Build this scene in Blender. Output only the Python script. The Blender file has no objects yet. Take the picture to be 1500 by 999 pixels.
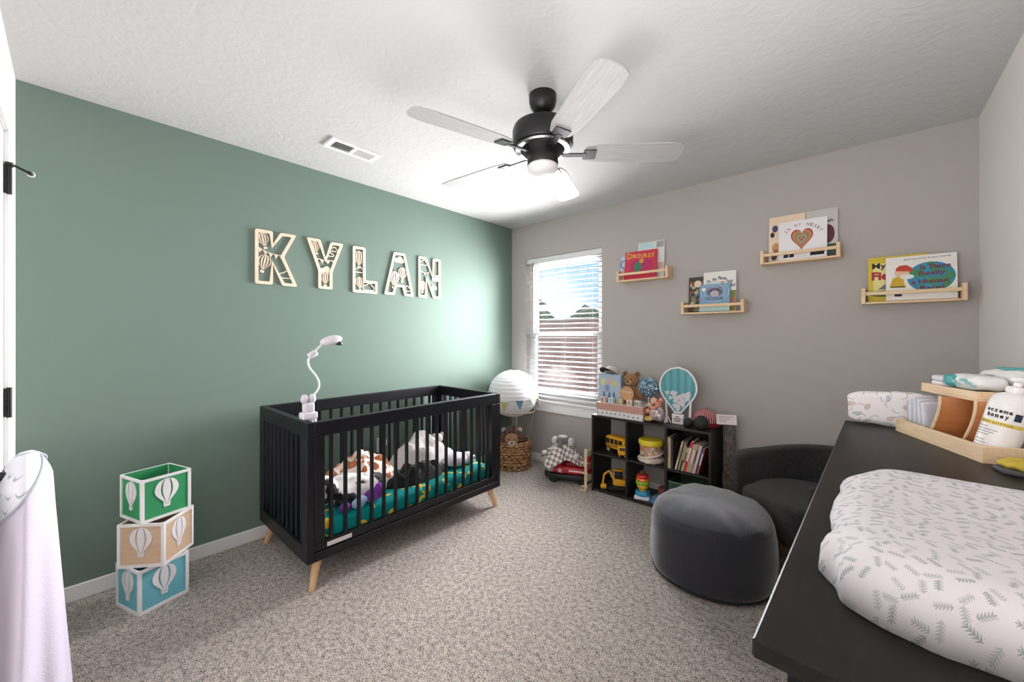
import bpy, bmesh, math, random
from math import sin, cos, pi, radians as R
from mathutils import Vector, Matrix, Euler, noise
from mathutils.geometry import tessellate_polygon
random.seed(7)
SC = bpy.context.scene
COL = SC.collection

# ---------------------------------------------------------------- camera
cam_d = bpy.data.cameras.new('camera'); cam = bpy.data.objects.new('camera', cam_d); COL.objects.link(cam)
cam_d.sensor_width = 36.0; cam_d.lens = 577.0/1500.0*36.0
cam_d.shift_y = -8.5/1500.0; cam_d.clip_start = .02
cam.location = (2.854, .166, 1.285)
cam.rotation_euler = (R(90), 0, math.atan2(515, 577))
SC.camera = cam

# ---------------------------------------------------------------- world (daylight sky with thin clouds)
W = bpy.data.worlds.new('sky'); SC.world = W; W.use_nodes = True
_n = W.node_tree; _n.nodes.clear()
_o = _n.nodes.new('ShaderNodeOutputWorld'); _b = _n.nodes.new('ShaderNodeBackground')
_tc = _n.nodes.new('ShaderNodeTexCoord'); _ns = _n.nodes.new('ShaderNodeTexNoise'); _mx = _n.nodes.new('ShaderNodeMix'); _mx.data_type = 'RGBA'
_rp = _n.nodes.new('ShaderNodeMapRange')
_ns.inputs['Scale'].default_value = 5; _ns.inputs['Detail'].default_value = 5
_rp.inputs['From Min'].default_value = .44; _rp.inputs['From Max'].default_value = .62
_mx.inputs[6].default_value = (.36, .60, .93, 1); _mx.inputs[7].default_value = (.92, .95, 1, 1)
_n.links.new(_tc.outputs['Generated'], _ns.inputs['Vector']); _n.links.new(_ns.outputs['Fac'], _rp.inputs['Value'])
_n.links.new(_rp.outputs[0], _mx.inputs[0]); _n.links.new(_mx.outputs[2], _b.inputs['Color'])
_b.inputs['Strength'].default_value = .95
_n.links.new(_b.outputs[0], _o.inputs[0])

# ---------------------------------------------------------------- lights
def area(name, loc, rot, sx, sy, power, col=(1, 1, 1), spread=180):
    d = bpy.data.lights.new(name, 'AREA'); d.shape = 'RECTANGLE'; d.size = sx; d.size_y = sy
    d.energy = power; d.color = col; d.spread = R(spread)
    o = bpy.data.objects.new(name, d); COL.objects.link(o); o.location = loc; o.rotation_euler = rot
    return o
area('window_daylight', (.64, 3.75, 1.55), (R(-82), 0, 0), 1.5, 1.7, 190, (.985, .97, 1.0), 150)
area('window_skylight', (.66, 3.345, 1.46), (R(-90), 0, 0), .82, 1.1, 47, (.985, .97, 1.0), 135)
area('added_front_fill', (2.35, .05, 1.75), (R(112), 0, 0), 1.7, 1.2, 6, (1, .975, .985), 140)  # soft fill added behind the camera, not a lamp of the room
area('bounce_flash', (2.55, .14, 1.12), (R(138), 0, R(-20)), .9, .3, 11, (1, .975, .985), 120)
SC.view_settings.view_transform = 'Standard'; SC.view_settings.look = 'None'
SC.view_settings.exposure = 0.29; SC.view_settings.gamma = 1.0; SC.view_settings.use_curve_mapping = False

# ---------------------------------------------------------------- materials
class G:
    def __init__(s, name):
        s.mat = bpy.data.materials.new(name); s.mat.use_nodes = True
        s.t = s.mat.node_tree; s.p = s.t.nodes['Principled BSDF']
    def set(s, sock, v):
        if isinstance(v, bpy.types.NodeSocket): s.t.links.new(v, sock)
        elif isinstance(v, (tuple, list)) and sock.type == 'RGBA' and len(v) == 3: sock.default_value = (*v, 1)
        else: sock.default_value = v
    def n(s, typ, **kw):
        nd = s.t.nodes.new('ShaderNode'+typ)
        for k, v in kw.items():
            k2 = k.replace('_', ' ')
            if hasattr(nd, k) and k not in nd.inputs: setattr(nd, k, v)
            else: s.set(nd.inputs[k2 if k2 in nd.inputs else k], v)
        return nd
    def m(s, op, a, b=None, c=None):
        nd = s.t.nodes.new('ShaderNodeMath'); nd.operation = op
        for i, v in enumerate((a, b, c)):
            if v is not None: s.set(nd.inputs[i], v)
        return nd.outputs[0]
    def mix(s, f, a, b):
        nd = s.t.nodes.new('ShaderNodeMix'); nd.data_type = 'RGBA'
        s.set(nd.inputs[0], f); s.set(nd.inputs[6], a); s.set(nd.inputs[7], b)
        return nd.outputs[2]
    def rng(s, v, a, b, c=0.0, d=1.0):
        nd = s.t.nodes.new('ShaderNodeMapRange')
        for i, x in enumerate((v, a, b, c, d)): s.set(nd.inputs[i], x)
        return nd.outputs[0]
    def co(s, kind='Object'):
        return s.t.nodes.new('ShaderNodeTexCoord').outputs[kind]
    def sep(s, v):
        nd = s.t.nodes.new('ShaderNodeSeparateXYZ'); s.set(nd.inputs[0], v); return nd.outputs
    def comb(s, x, y, z=0.0):
        nd = s.t.nodes.new('ShaderNodeCombineXYZ')
        for i, v in enumerate((x, y, z)): s.set(nd.inputs[i], v)
        return nd.outputs[0]
    def noise(s, v, scale, detail=2.0, rough=.5):
        nd = s.n('TexNoise', Scale=scale, Detail=detail, Roughness=rough); s.set(nd.inputs['Vector'], v); return nd.outputs['Fac']
    def bump(s, h, strength=.5, dist=.01):
        nd = s.n('Bump', Strength=strength, Distance=dist); s.set(nd.inputs['Height'], h); s.set(s.p.inputs['Normal'], nd.outputs[0])
    def fin(s, col=None, rough=.6, metal=0.0, spec=.5, **kw):
        if col is not None: s.set(s.p.inputs['Base Color'], col)
        s.set(s.p.inputs['Roughness'], rough); s.set(s.p.inputs['Metallic'], metal)
        s.set(s.p.inputs['Specular IOR Level'], spec)
        for k, v in kw.items(): s.set(s.p.inputs[k.replace('_', ' ')], v)
        return s.mat
    # random little motifs, one for each Voronoi cell: local coordinates turned by a random angle
    def cells(s, vec, scale, jitter=.85, turn=True):
        vo = s.n('TexVoronoi', voronoi_dimensions='2D', Scale=scale, Randomness=jitter); s.set(vo.inputs['Vector'], vec)
        vm = s.t.nodes.new('ShaderNodeVectorMath'); vm.operation = 'SUBTRACT'
        s.set(vm.inputs[0], vec); s.set(vm.inputs[1], vo.outputs['Position'])
        sc = s.t.nodes.new('ShaderNodeVectorMath'); sc.operation = 'SCALE'; s.set(sc.inputs[0], vm.outputs[0]); sc.inputs['Scale'].default_value = scale
        rnd = s.sep(vo.outputs['Color'])
        if turn:
            ro = s.n('VectorRotate', rotation_type='Z_AXIS'); s.set(ro.inputs['Vector'], sc.outputs[0]); s.set(ro.inputs['Angle'], s.m('MULTIPLY', rnd[0], 6.28))
            return s.sep(ro.outputs[0]), rnd
        return s.sep(sc.outputs[0]), rnd
def lin(c):      # sRGB 0..255 -> linear
    return tuple((x/255/12.92) if x/255 <= .04045 else ((x/255+.055)/1.055)**2.4 for x in c)
_M = {}
def mat(name, rgb, rough=.6, var=.06, vscale=30, bump=0, bscale=200, metal=0.0, spec=.5, **kw):
    if name in _M: return _M[name]
    g = G(name); c = lin(rgb); co = g.co()
    col = g.mix(g.noise(co, vscale, 3), tuple(x*(1-var) for x in c), tuple(min(1, x*(1+var)) for x in c)) if var else (*c, 1)
    if bump: g.bump(g.noise(co, bscale, 3), bump, .004)
    _M[name] = g.fin(col, rough, metal, spec, **kw)
    return _M[name]
def wood(name, rgb, rgb2, axis=0, rough=.5, scale=1.0, spec=.5):
    if name in _M: return _M[name]
    g = G(name); x = g.sep(g.co()); st = [25*scale]*3; st[axis] = 2.2*scale
    v = g.comb(*[g.m('MULTIPLY', x[i], st[i]) for i in range(3)])
    f = g.noise(v, 3.0, 5, .6)
    g.bump(f, .12, .002)
    _M[name] = g.fin(g.mix(g.rng(f, .3, .7), lin(rgb), lin(rgb2)), rough, spec=spec)
    return _M[name]

def m_carpet():
    g = G('carpet_pile'); co = g.co()
    a = g.noise(co, 190, 4, .8); b = g.noise(co, 45, 3, .6); c = g.noise(co, 1.6, 2)
    v = g.n('TexVoronoi', Scale=150.0); g.set(v.inputs['Vector'], co)
    f = g.m('ADD', g.m('MULTIPLY', a, .76), g.m('MULTIPLY', b, .24))
    col = g.mix(g.rng(f, .405, .55), lin((74, 61, 53)), lin((253, 242, 232)))  # dark flecks put the shade between tufts into the pile colour
    col = g.mix(g.m('MULTIPLY', g.rng(c, .35, .7), .18), col, lin((150, 138, 130)))
    g.bump(g.m('ADD', f, g.m('MULTIPLY', v.outputs['Distance'], .6)), 1.0, .012)
    return g.fin(col, .95, spec=.05)
def m_ceiling():
    g = G('stomped_ceiling_paint'); co = g.co()
    w = g.n('TexNoise', Scale=9.0, Detail=3.0, Distortion=2.5); g.set(w.inputs['Vector'], co)
    v = g.n('TexVoronoi', Scale=16.0); g.set(v.inputs['Vector'], co); v.feature = 'SMOOTH_F1'
    h = g.m('ADD', w.outputs['Fac'], g.m('MULTIPLY', g.noise(co, 55, 3), .35))
    g.bump(g.m('ADD', h, g.m('MULTIPLY', v.outputs['Distance'], .4)), .24, .012)
    return g.fin(lin((199, 199, 198)), .9, spec=.1)
def m_paint(name, rgb):
    g = G(name); co = g.co()
    g.bump(g.noise(co, 140, 2), .06, .003)
    c = lin(rgb)
    return g.fin(g.mix(g.noise(co, 1.3, 2), tuple(x*.985 for x in c), tuple(x*1.015 for x in c)), .75, spec=.25)
def m_banana():
    g = G('banana_print_sheet'); x = g.sep(g.co()); v = g.comb(x[1], g.m('ADD', x[0], x[2]))
    l, r = g.cells(v, 9.5, .5)
    d1 = g.m('SQRT', g.m('ADD', g.m('POWER', l[0], 2), g.m('POWER', l[1], 2)))
    d2 = g.m('SQRT', g.m('ADD', g.m('POWER', l[0], 2), g.m('POWER', g.m('SUBTRACT', l[1], .17), 2)))
    k = g.m('MULTIPLY', g.m('LESS_THAN', d1, .34), g.m('GREATER_THAN', d2, .30))
    col = g.mix(g.noise(v, 3, 1), lin((0, 128, 128)), lin((22, 160, 155)))
    col = g.mix(g.m('MULTIPLY', g.noise(v, 7, 1), .25), col, lin((0, 60, 80)))
    return g.fin(g.mix(k, col, g.mix(r[1], lin((236, 200, 40)), lin((226, 214, 90)))), .8, spec=.15)
def m_patches(name, base, patch, scale, thr, scale2=0, c3=None):
    g = G(name); co = g.co()
    f = g.noise(co, scale, 1.5, .4)
    col = g.mix(g.rng(f, thr-.015, thr+.015), base, patch)
    if c3: col = g.mix(g.rng(g.noise(co, scale2, 1), .57, .6), col, c3)
    g.bump(g.noise(co, 130, 3), .35, .006)
    return g.fin(col, .95, spec=.1, Sheen_Weight=.3)
def m_giraffe():
    g = G('giraffe_patch_fleece'); co = g.co()
    v = g.n('TexVoronoi', Scale=13.0, feature='DISTANCE_TO_EDGE'); g.set(v.inputs['Vector'], co)
    col = g.mix(g.rng(v.outputs['Distance'], .10, .14), lin((238, 222, 210)), lin((178, 106, 70)))
    g.bump(g.noise(co, 130, 3), .35, .006)
    return g.fin(col, .95, spec=.1, Sheen_Weight=.3)
def m_leaf():
    g = G('leaf_sprig_cotton'); x = g.sep(g.co()); v = g.comb(x[0], g.m('ADD', x[1], g.m('MULTIPLY', x[2], .6)))
    l, r = g.cells(v, 52, .7)
    ax = g.m('ABSOLUTE', l[0]); s_ = g.m('SUBTRACT', l[1], g.m('MULTIPLY', ax, .75))
    w = g.m('ABSOLUTE', g.m('SUBTRACT', g.m('FRACT', g.m('MULTIPLY', s_, 6.5)), .5))
    env = g.m('SUBTRACT', .36, g.m('POWER', g.m('MULTIPLY', ax, 2.6), 2))
    leaf = g.m('MULTIPLY', g.m('LESS_THAN', w, env), g.m('LESS_THAN', ax, .24))
    leaf = g.m('MULTIPLY', leaf, g.m('LESS_THAN', g.m('ABSOLUTE', l[1]), .40))
    stem = g.m('MULTIPLY', g.m('LESS_THAN', ax, .025), g.m('LESS_THAN', g.m('ABSOLUTE', l[1]), .46))
    k = g.m('MULTIPLY', g.m('MAXIMUM', leaf, stem), g.m('ADD', .45, g.m('MULTIPLY', r[1], .4)))
    g.bump(g.noise(g.co(), 35, 3), .12, .006)
    return g.fin(g.mix(k, lin((198, 193, 196)), lin((130, 137, 136))), .85, spec=.15)
def m_floral():
    g = G('floral_muslin'); x = g.sep(g.co()); v = g.comb(g.m('ADD', x[0], x[1]), g.m('ADD', x[2], g.m('MULTIPLY', x[1], .4)))
    l, r = g.cells(v, 17, .8)
    nz = g.m('MULTIPLY', g.noise(v, 70, 2), .25)
    d = g.m('ADD', g.m('SQRT', g.m('ADD', g.m('POWER', l[0], 2), g.m('POWER', g.m('MULTIPLY', l[1], 1.7), 2))), nz)
    k = g.m('MULTIPLY', g.m('LESS_THAN', d, .36), .65)
    c = g.mix(g.m('GREATER_THAN', r[1], .5), lin((196, 164, 158)), lin((168, 176, 192)))
    col = g.mix(k, lin((236, 232, 232)), c)
    l2, r2 = g.cells(g.comb(g.m('ADD', x[0], .37), x[2]), 26, .9)
    k2 = g.m('MULTIPLY', g.m('LESS_THAN', g.m('ABSOLUTE', g.m('SUBTRACT', l2[0], g.m('MULTIPLY', g.m('POWER', l2[1], 2), 1.5))), .045), g.m('LESS_THAN', g.m('ABSOLUTE', l2[1]), .38))
    return g.fin(g.mix(g.m('MULTIPLY', k2, .45), col, lin((110, 96, 98))), .85, spec=.15)
def m_moons():
    g = G('moon_print_cotton'); x = g.sep(g.co()); v = g.comb(g.m('ADD', x[0], x[1]), x[2])
    l, r = g.cells(v, 26, .25, turn=False)
    d1 = g.m('SQRT', g.m('ADD', g.m('POWER', l[0], 2), g.m('POWER', l[1], 2)))
    d2 = g.m('SQRT', g.m('ADD', g.m('POWER', l[0], 2), g.m('POWER', g.m('SUBTRACT', l[1], .14), 2)))
    k = g.m('MULTIPLY', g.m('LESS_THAN', d1, .27), g.m('GREATER_THAN', d2, .25))
    return g.fin(g.mix(k, lin((226, 226, 232)), lin((168, 180, 188))), .85, spec=.1)
def m_check(name, c1, c2, scale):
    g = G(name); x = g.sep(g.co())
    ch = g.n('TexChecker', Scale=scale); g.set(ch.inputs['Vector'], g.comb(g.m('ADD', x[0], x[1]), g.m('SUBTRACT', x[2], g.m('MULTIPLY', x[0], .6)), 0.0))
    g.set(ch.inputs['Color1'], lin(c1)); g.set(ch.inputs['Color2'], lin(c2))
    g.bump(g.noise(g.co(), 160, 2), .3, .004)
    return g.fin(ch.outputs['Color'], .95, spec=.05)
def m_stripes(name, c1, c2, scale, axis=0, duty=.5, rough=.7):
    g = G(name); x = g.sep(g.co())
    k = g.m('LESS_THAN', g.m('FRACT', g.m('MULTIPLY', x[axis], scale)), duty)
    return g.fin(g.mix(k, lin(c1), lin(c2)), rough)
def m_corduroy():
    g = G('charcoal_corduroy'); x = g.sep(g.co())
    k = g.m('ABSOLUTE', g.m('SINE', g.m('MULTIPLY', g.m('ADD', x[0], g.m('MULTIPLY', x[1], .85)), 420)))
    ang = g.m('ARCTAN2', x[1], x[0]); k2 = g.m('ABSOLUTE', g.m('SINE', g.m('MULTIPLY', ang, 110)))
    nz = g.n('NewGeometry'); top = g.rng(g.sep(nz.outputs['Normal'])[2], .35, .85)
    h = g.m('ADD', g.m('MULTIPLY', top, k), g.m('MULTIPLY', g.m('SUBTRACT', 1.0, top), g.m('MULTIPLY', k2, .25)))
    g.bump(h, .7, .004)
    c = g.mix(g.m('MULTIPLY', h, .8), g.mix(top, lin((36, 36, 39)), lin((62, 63, 68))), lin((104, 106, 116)))  # upward faces painted paler, putting a highlight into the pouf top's colour
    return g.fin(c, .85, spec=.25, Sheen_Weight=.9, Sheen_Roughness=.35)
def m_boucle():
    g = G('charcoal_boucle'); co = g.co(); f = g.noise(co, 190, 3, .7)
    g.bump(f, 1.0, .01)
    return g.fin(g.mix(g.rng(f, .35, .7), lin((13, 12, 13)), lin((66, 64, 65))), .95, spec=.1, Sheen_Weight=.25)
def m_wicker():
    g = G('woven_water_hyacinth'); x = g.sep(g.co()); ang = g.m('ARCTAN2', x[1], x[0])
    row = g.m('FLOOR', g.m('MULTIPLY', x[2], 40))
    a = g.m('SINE', g.m('ADD', g.m('MULTIPLY', ang, 22), g.m('MULTIPLY', row, 3.14)))
    b = g.m('ABSOLUTE', g.m('SINE', g.m('MULTIPLY', x[2], 125.6)))
    h = g.m('ADD', g.m('MULTIPLY', a, .5), b)
    g.bump(h, 1.0, .012)
    f = g.noise(g.co(), 40, 3)
    return g.fin(g.mix(g.rng(g.m('ADD', g.m('MULTIPLY', h, .35), f), .3, 1.0), lin((122, 78, 44)), lin((220, 172, 122))), .7)
def m_foil():
    g = G('blue_tinsel_foil'); v = g.n('TexVoronoi', Scale=60.0); g.set(v.inputs['Vector'], g.co())
    g.bump(v.outputs['Distance'], 1.0, .02)
    return g.fin(g.mix(g.sep(v.outputs['Color'])[0], lin((90, 150, 190)), lin((205, 228, 240))), .25, .75)
def m_fur(name, c1, c2, scale=120):
    g = G(name); co = g.co(); f = g.noise(co, scale, 4, .7); g.bump(f, .9, .012)
    return g.fin(g.mix(g.rng(f, .3, .7), lin(c1), lin(c2)), .95, spec=.08, Sheen_Weight=.3)
def m_dots(name, base, dot, scale, rad):
    g = G(name); x = g.sep(g.co()); l, r = g.cells(g.comb(x[0], g.m('ADD', x[2], x[1])), scale, .3)
    d = g.m('SQRT', g.m('ADD', g.m('POWER', l[0], 2), g.m('POWER', g.m('MULTIPLY', l[1], 1.5), 2)))
    return g.fin(g.mix(g.m('LESS_THAN', d, rad), lin(base), lin(dot)), .7)
def m_collage(name, cols, scale):
    g = G(name); co = g.co(); v = g.n('TexVoronoi', Scale=scale); g.set(v.inputs['Vector'], co)
    r = g.n('ValToRGB'); r.color_ramp.interpolation = 'CONSTANT'
    e = r.color_ramp.elements
    while len(e) < len(cols): e.new(.5)
    for i, c in enumerate(cols): e[i].position = i/len(cols); e[i].color = (*lin(c), 1)
    g.set(r.inputs[0], g.sep(v.outputs['Color'])[0])
    return g.fin(r.outputs[0], .5)
def m_glass(name, rgb=(255, 255, 255), rough=.0, alpha=None):
    g = G(name)
    t = g.t.nodes.new('ShaderNodeBsdfTransparent'); gl = g.t.nodes.new('ShaderNodeBsdfGlossy'); gl.inputs['Roughness'].default_value = .03
    t.inputs[0].default_value = (*lin(rgb), 1)
    fr = g.n('Fresnel', IOR=1.45); ms = g.t.nodes.new('ShaderNodeMixShader')
    g.t.links.new(fr.outputs[0], ms.inputs[0]); g.t.links.new(t.outputs[0], ms.inputs[1]); g.t.links.new(gl.outputs[0], ms.inputs[2])
    g.t.links.new(ms.outputs[0], g.t.nodes['Material Output'].inputs[0])
    return g.mat
def m_brick():
    g = G('pinkish_brick'); x = g.sep(g.co())
    b = g.n('TexBrick', Scale=4.0, Mortar_Size=.012); g.set(b.inputs['Vector'], g.comb(x[0], x[2]))
    g.set(b.inputs['Color1'], lin((196, 142, 130))); g.set(b.inputs['Color2'], lin((176, 128, 118))); g.set(b.inputs['Mortar'], lin((205, 190, 182)))
    return g.fin(b.outputs['Color'], .9)

# ---------------------------------------------------------------- mesh helpers
def bm_(): return bmesh.new()
def box(bm, c, s, bev=0, rot=None, seg=1):
    mx = Matrix.Translation(Vector(c)) @ (rot.to_matrix().to_4x4() if rot else Matrix()) @ Matrix.Diagonal((*s, 1))
    vs = bmesh.ops.create_cube(bm, size=1, matrix=mx)['verts']
    if bev:
        es = list({e for v in vs for e in v.link_edges})
        bmesh.ops.bevel(bm, geom=es, offset=bev, segments=seg, profile=.5, affect='EDGES')
    return bm
def bx(bm, x0, x1, y0, y1, z0, z1, bev=0):
    return box(bm, ((x0+x1)/2, (y0+y1)/2, (z0+z1)/2), (x1-x0, y1-y0, z1-z0), bev)
def ring(bm, pts): return [bm.verts.new(p) for p in pts]
def bridge(bm, a, b, closed=True):
    n = len(a)
    for i in range(n if closed else n-1):
        j = (i+1) % n
        try: bm.faces.new((a[i], a[j], b[j], b[i]))
        except ValueError: pass
def frame(d):
    d = Vector(d).normalized(); u = d.orthogonal().normalized(); return u, d.cross(u)
def tube(bm, pts, r, seg=8, cap=True):
    pts = [Vector(p) for p in pts]; n = len(pts); rr = r if isinstance(r, (list, tuple)) else [r]*n
    u = None; prev = None; first = None
    for i, p in enumerate(pts):
        d = (pts[min(i+1, n-1)]-pts[max(i-1, 0)]).normalized()
        if u is None: u = d.orthogonal().normalized()
        u = (u-d*u.dot(d)).normalized(); w = d.cross(u)
        rg = ring(bm, [p+(u*cos(2*pi*k/seg)+w*sin(2*pi*k/seg))*rr[i] for k in range(seg)])
        if prev: bridge(bm, prev, rg)
        else: first = rg
        prev = rg
    if cap:
        bm.faces.new(list(reversed(first))); bm.faces.new(prev)
    return bm
def lathe(bm, prof, seg=24, c=(0, 0, 0), ax=None):
    prev = None
    for r, z in prof:
        rg = ring(bm, [(c[0]+max(r, 1e-4)*cos(2*pi*k/seg), c[1]+max(r, 1e-4)*sin(2*pi*k/seg), c[2]+z) for k in range(seg)])
        if prev: bridge(bm, prev, rg)
        elif r > 1e-3: bm.faces.new(list(reversed(rg)))
        prev = rg
    if prof[-1][0] > 1e-3: bm.faces.new(prev)
    return bm
def ball(bm, c, r, seg=20, rot=None):
    rr = r if isinstance(r, (tuple, list)) else (r, r, r)
    mx = Matrix.Translation(Vector(c)) @ (rot.to_matrix().to_4x4() if rot else Matrix()) @ Matrix.Diagonal((*rr, 1))
    bmesh.ops.create_uvsphere(bm, u_segments=seg, v_segments=max(8, seg*2//3), radius=1, matrix=mx); return bm
def lump(bm, amt, scale, seed=0):
    for v in bm.verts:
        v.co += noise.noise_vector(v.co*scale+Vector((seed, seed*2, 0)))*amt
    return bm
def rprism(bm, poly, z0, z1, r, seg=5, top=None):
    cx = sum(p[0] for p in poly)/len(poly); cy = sum(p[1] for p in poly)/len(poly)
    ext = min(math.hypot(p[0]-cx, p[1]-cy) for p in poly)
    lay = []
    for i in range(seg+1):
        a = pi/2*i/seg; lay.append((r*(1-sin(a)), z0+r*(1-cos(a))))
    for i in range(seg+1):
        a = pi/2*i/seg; lay.append((r*(1-cos(a)), z1-r*(1-sin(a))))
    prev = None
    for k, (ins, z) in enumerate(lay):
        f = 1-ins/ext
        rg = ring(bm, [(cx+(p[0]-cx)*f, cy+(p[1]-cy)*f, z) for p in poly])
        if prev: bridge(bm, prev, rg)
        else: bm.faces.new(list(reversed(rg)))
        prev = rg
    for f in (.8, .6, .4, .2):
        ff = f*(1-lay[-1][0]/ext)
        rg = ring(bm, [(cx+(p[0]-cx)*ff, cy+(p[1]-cy)*ff, z1+(top(f) if top else 0)) for p in poly]); bridge(bm, prev, rg); prev = rg
    bm.faces.new(prev)
    return bm
def sq(a, b, n=40, e=4.0, c=(0, 0)):
    out = []
    for i in range(n):
        t = 2*pi*i/n; ct, st = cos(t), sin(t)
        out.append((c[0]+a*math.copysign(abs(ct)**(2/e), ct), c[1]+b*math.copysign(abs(st)**(2/e), st)))
    return out
def flat_mesh(polys, d):
    """polygon (first) with holes (rest), extruded from z=0 to z=d"""
    bm = bm_(); loops = [[Vector((p[0], p[1], 0)) for p in pl] for pl in polys]
    fl = [v for l in loops for v in l]
    tri = tessellate_polygon(loops)
    lo = [bm.verts.new((v.x, v.y, 0)) for v in fl]; hi = [bm.verts.new((v.x, v.y, d)) for v in fl]
    for t in tri:
        try:
            bm.faces.new([hi[i] for i in t]); bm.faces.new([lo[i] for i in reversed(t)])
        except ValueError: pass
    o = 0
    for l in loops:
        n = len(l)
        for i in range(n):
            j = (i+1) % n
            try: bm.faces.new((lo[o+i], lo[o+j], hi[o+j], hi[o+i]))
            except ValueError: pass
        o += n
    bmesh.ops.recalc_face_normals(bm, faces=bm.faces)
    return bm
def fillet(poly, r, seg=4):
    out = []; n = len(poly)
    for i in range(n):
        p0, p, p1 = Vector(poly[i-1]), Vector(poly[i]), Vector(poly[(i+1) % n])
        a = (p0-p); b = (p1-p); rr = min(r, a.length*.45, b.length*.45)
        A = p+a.normalized()*rr; B = p+b.normalized()*rr
        for k in range(seg+1):
            t = k/seg; q = A*(1-t)**2+p*2*t*(1-t)+B*t*t; out.append((q.x, q.y))
    return out
def inset(poly, d):
    n = len(poly); out = []
    ar = sum(poly[i][0]*poly[(i+1) % n][1]-poly[(i+1) % n][0]*poly[i][1] for i in range(n)); s = 1 if ar > 0 else -1
    for i in range(n):
        p0, p, p1 = Vector(poly[i-1]), Vector(poly[i]), Vector(poly[(i+1) % n])
        n0 = Vector((-(p-p0).y, (p-p0).x)).normalized()*s; n1 = Vector((-(p1-p).y, (p1-p).x)).normalized()*s
        b = (n0+n1); b = b/max(.35, b.length_squared/2)
        q = p+b*d; out.append((q.x, q.y))
    return out
def finish(bm, name, smooth):
    bmesh.ops.recalc_face_normals(bm, faces=bm.faces)
    me = bpy.data.meshes.new(name); bm.to_mesh(me); bm.free()
    if smooth:
        me.polygons.foreach_set('use_smooth', [True]*len(me.polygons))
        if smooth != 2: me.set_sharp_from_angle(angle=R(40))
    return me
def obj(name, bm, m, parent=None, loc=(0, 0, 0), rot=(0, 0, 0), smooth=True, label=None):
    me = bm if isinstance(bm, bpy.types.Mesh) else finish(bm, name, smooth)
    if not me.materials: me.materials.append(m)
    o = bpy.data.objects.new(name, me); COL.objects.link(o)
    o.location = loc; o.rotation_euler = rot
    if parent: o.parent = parent
    if label: o['label'] = label
    return o
def inst(name, me, m, parent=None, loc=(0, 0, 0), rot=(0, 0, 0), scale=(1, 1, 1)):
    o = bpy.data.objects.new(name, me); COL.objects.link(o); o.location = loc; o.rotation_euler = rot; o.scale = scale
    if not me.materials: me.materials.append(m)
    if parent: o.parent = parent
    return o
def tag(o, label, cat, group=None):
    o['label'] = label; o['category'] = cat
    if group: o['group'] = group
    return o
def thing(name, label, cat, loc=(0, 0, 0), rot=0, group=None):
    o = bpy.data.objects.new(name, None); o.empty_display_size = .05; COL.objects.link(o)
    o.location = loc; o.rotation_euler = rot if isinstance(rot, tuple) else (0, 0, rot)
    return tag(o, label, cat, group)
def struct(o): o['kind'] = 'structure'; return o
TX = []
def txt(s, m, parent, loc, rot, w, h, ext=.0006, name='lettering', shear=0.0, off=.02, label=None):
    """lettering fitted into a w x h box centred on loc; built as mesh at the end"""
    c = bpy.data.curves.new('t', 'FONT'); c.body = s; c.align_x = 'CENTER'; c.size = 1; c.offset = off; c.shear = shear
    c.resolution_u = 3; c.extrude = .001
    o = bpy.data.objects.new('t', c); COL.objects.link(o); TX.append((o, s, m, parent, loc, rot, w, h, ext, name, label))
def flush_text():
    bpy.context.view_layer.update(); dg = bpy.context.evaluated_depsgraph_get()
    done = []
    for o, s, m, parent, loc, rot, w, h, ext, name, label in TX:
        me = bpy.data.meshes.new_from_object(o.evaluated_get(dg)); done.append((me, s, m, parent, loc, rot, w, h, ext, name, label))
    for t in TX:
        c = t[0].data; bpy.data.objects.remove(t[0]); bpy.data.curves.remove(c)
    for me, s, m, parent, loc, rot, w, h, ext, name, label in done:
        xs = [v.co.x for v in me.vertices]; ys = [v.co.y for v in me.vertices]
        cx, cy = (min(xs)+max(xs))/2, (min(ys)+max(ys))/2; sx = w/(max(xs)-min(xs)); sy = h/(max(ys)-min(ys))
        for v in me.vertices:
            v.co = ((v.co.x-cx)*sx, (v.co.y-cy)*sy, ext if v.co.z > 0 else 0)
        me.name = name; me.materials.clear()
        obj(name, me, m, parent, loc, rot, label=label)
# balloon silhouettes: half width at height v (bottom 0 .. top 1), overall height 1 and half width .40
def hw(v):
    if v > .55: return .40*math.sqrt(max(0, 1-((v-.55)/.45)**2))
    t = v/.55; return .075+(.325)*sin(pi/2*t)**1.25
def strip(k0, k1, n=12, v0=0.0, v1=1.0, s=1.0):
    a = [(hw(v0+(v1-v0)*i/n)*k0*s, (v0+(v1-v0)*i/n)*s) for i in range(n+1)]; b = [(hw(v0+(v1-v0)*i/n)*k1*s, (v0+(v1-v0)*i/n)*s) for i in range(n, -1, -1)]
    return a+b
def cloud_poly(w, n=5):
    out = []
    for cx, cy, r, a0, a1 in ((.34, .0, .2, -90, 60), (.1, .16, .26, 10, 150), (-.28, .02, .22, 90, 270)):
        for k in range(n+1):
            a = R(a0+(a1-a0)*k/n); out.append(((cx+r*cos(a))*w, (cy+r*sin(a))*w))
    return out
WALLX = (R(90), 0, R(90))     # flat pieces standing on the green wall: local x -> world y, local y -> world z
WALLY = (R(90), 0, 0)         # flat pieces facing -y
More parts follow.
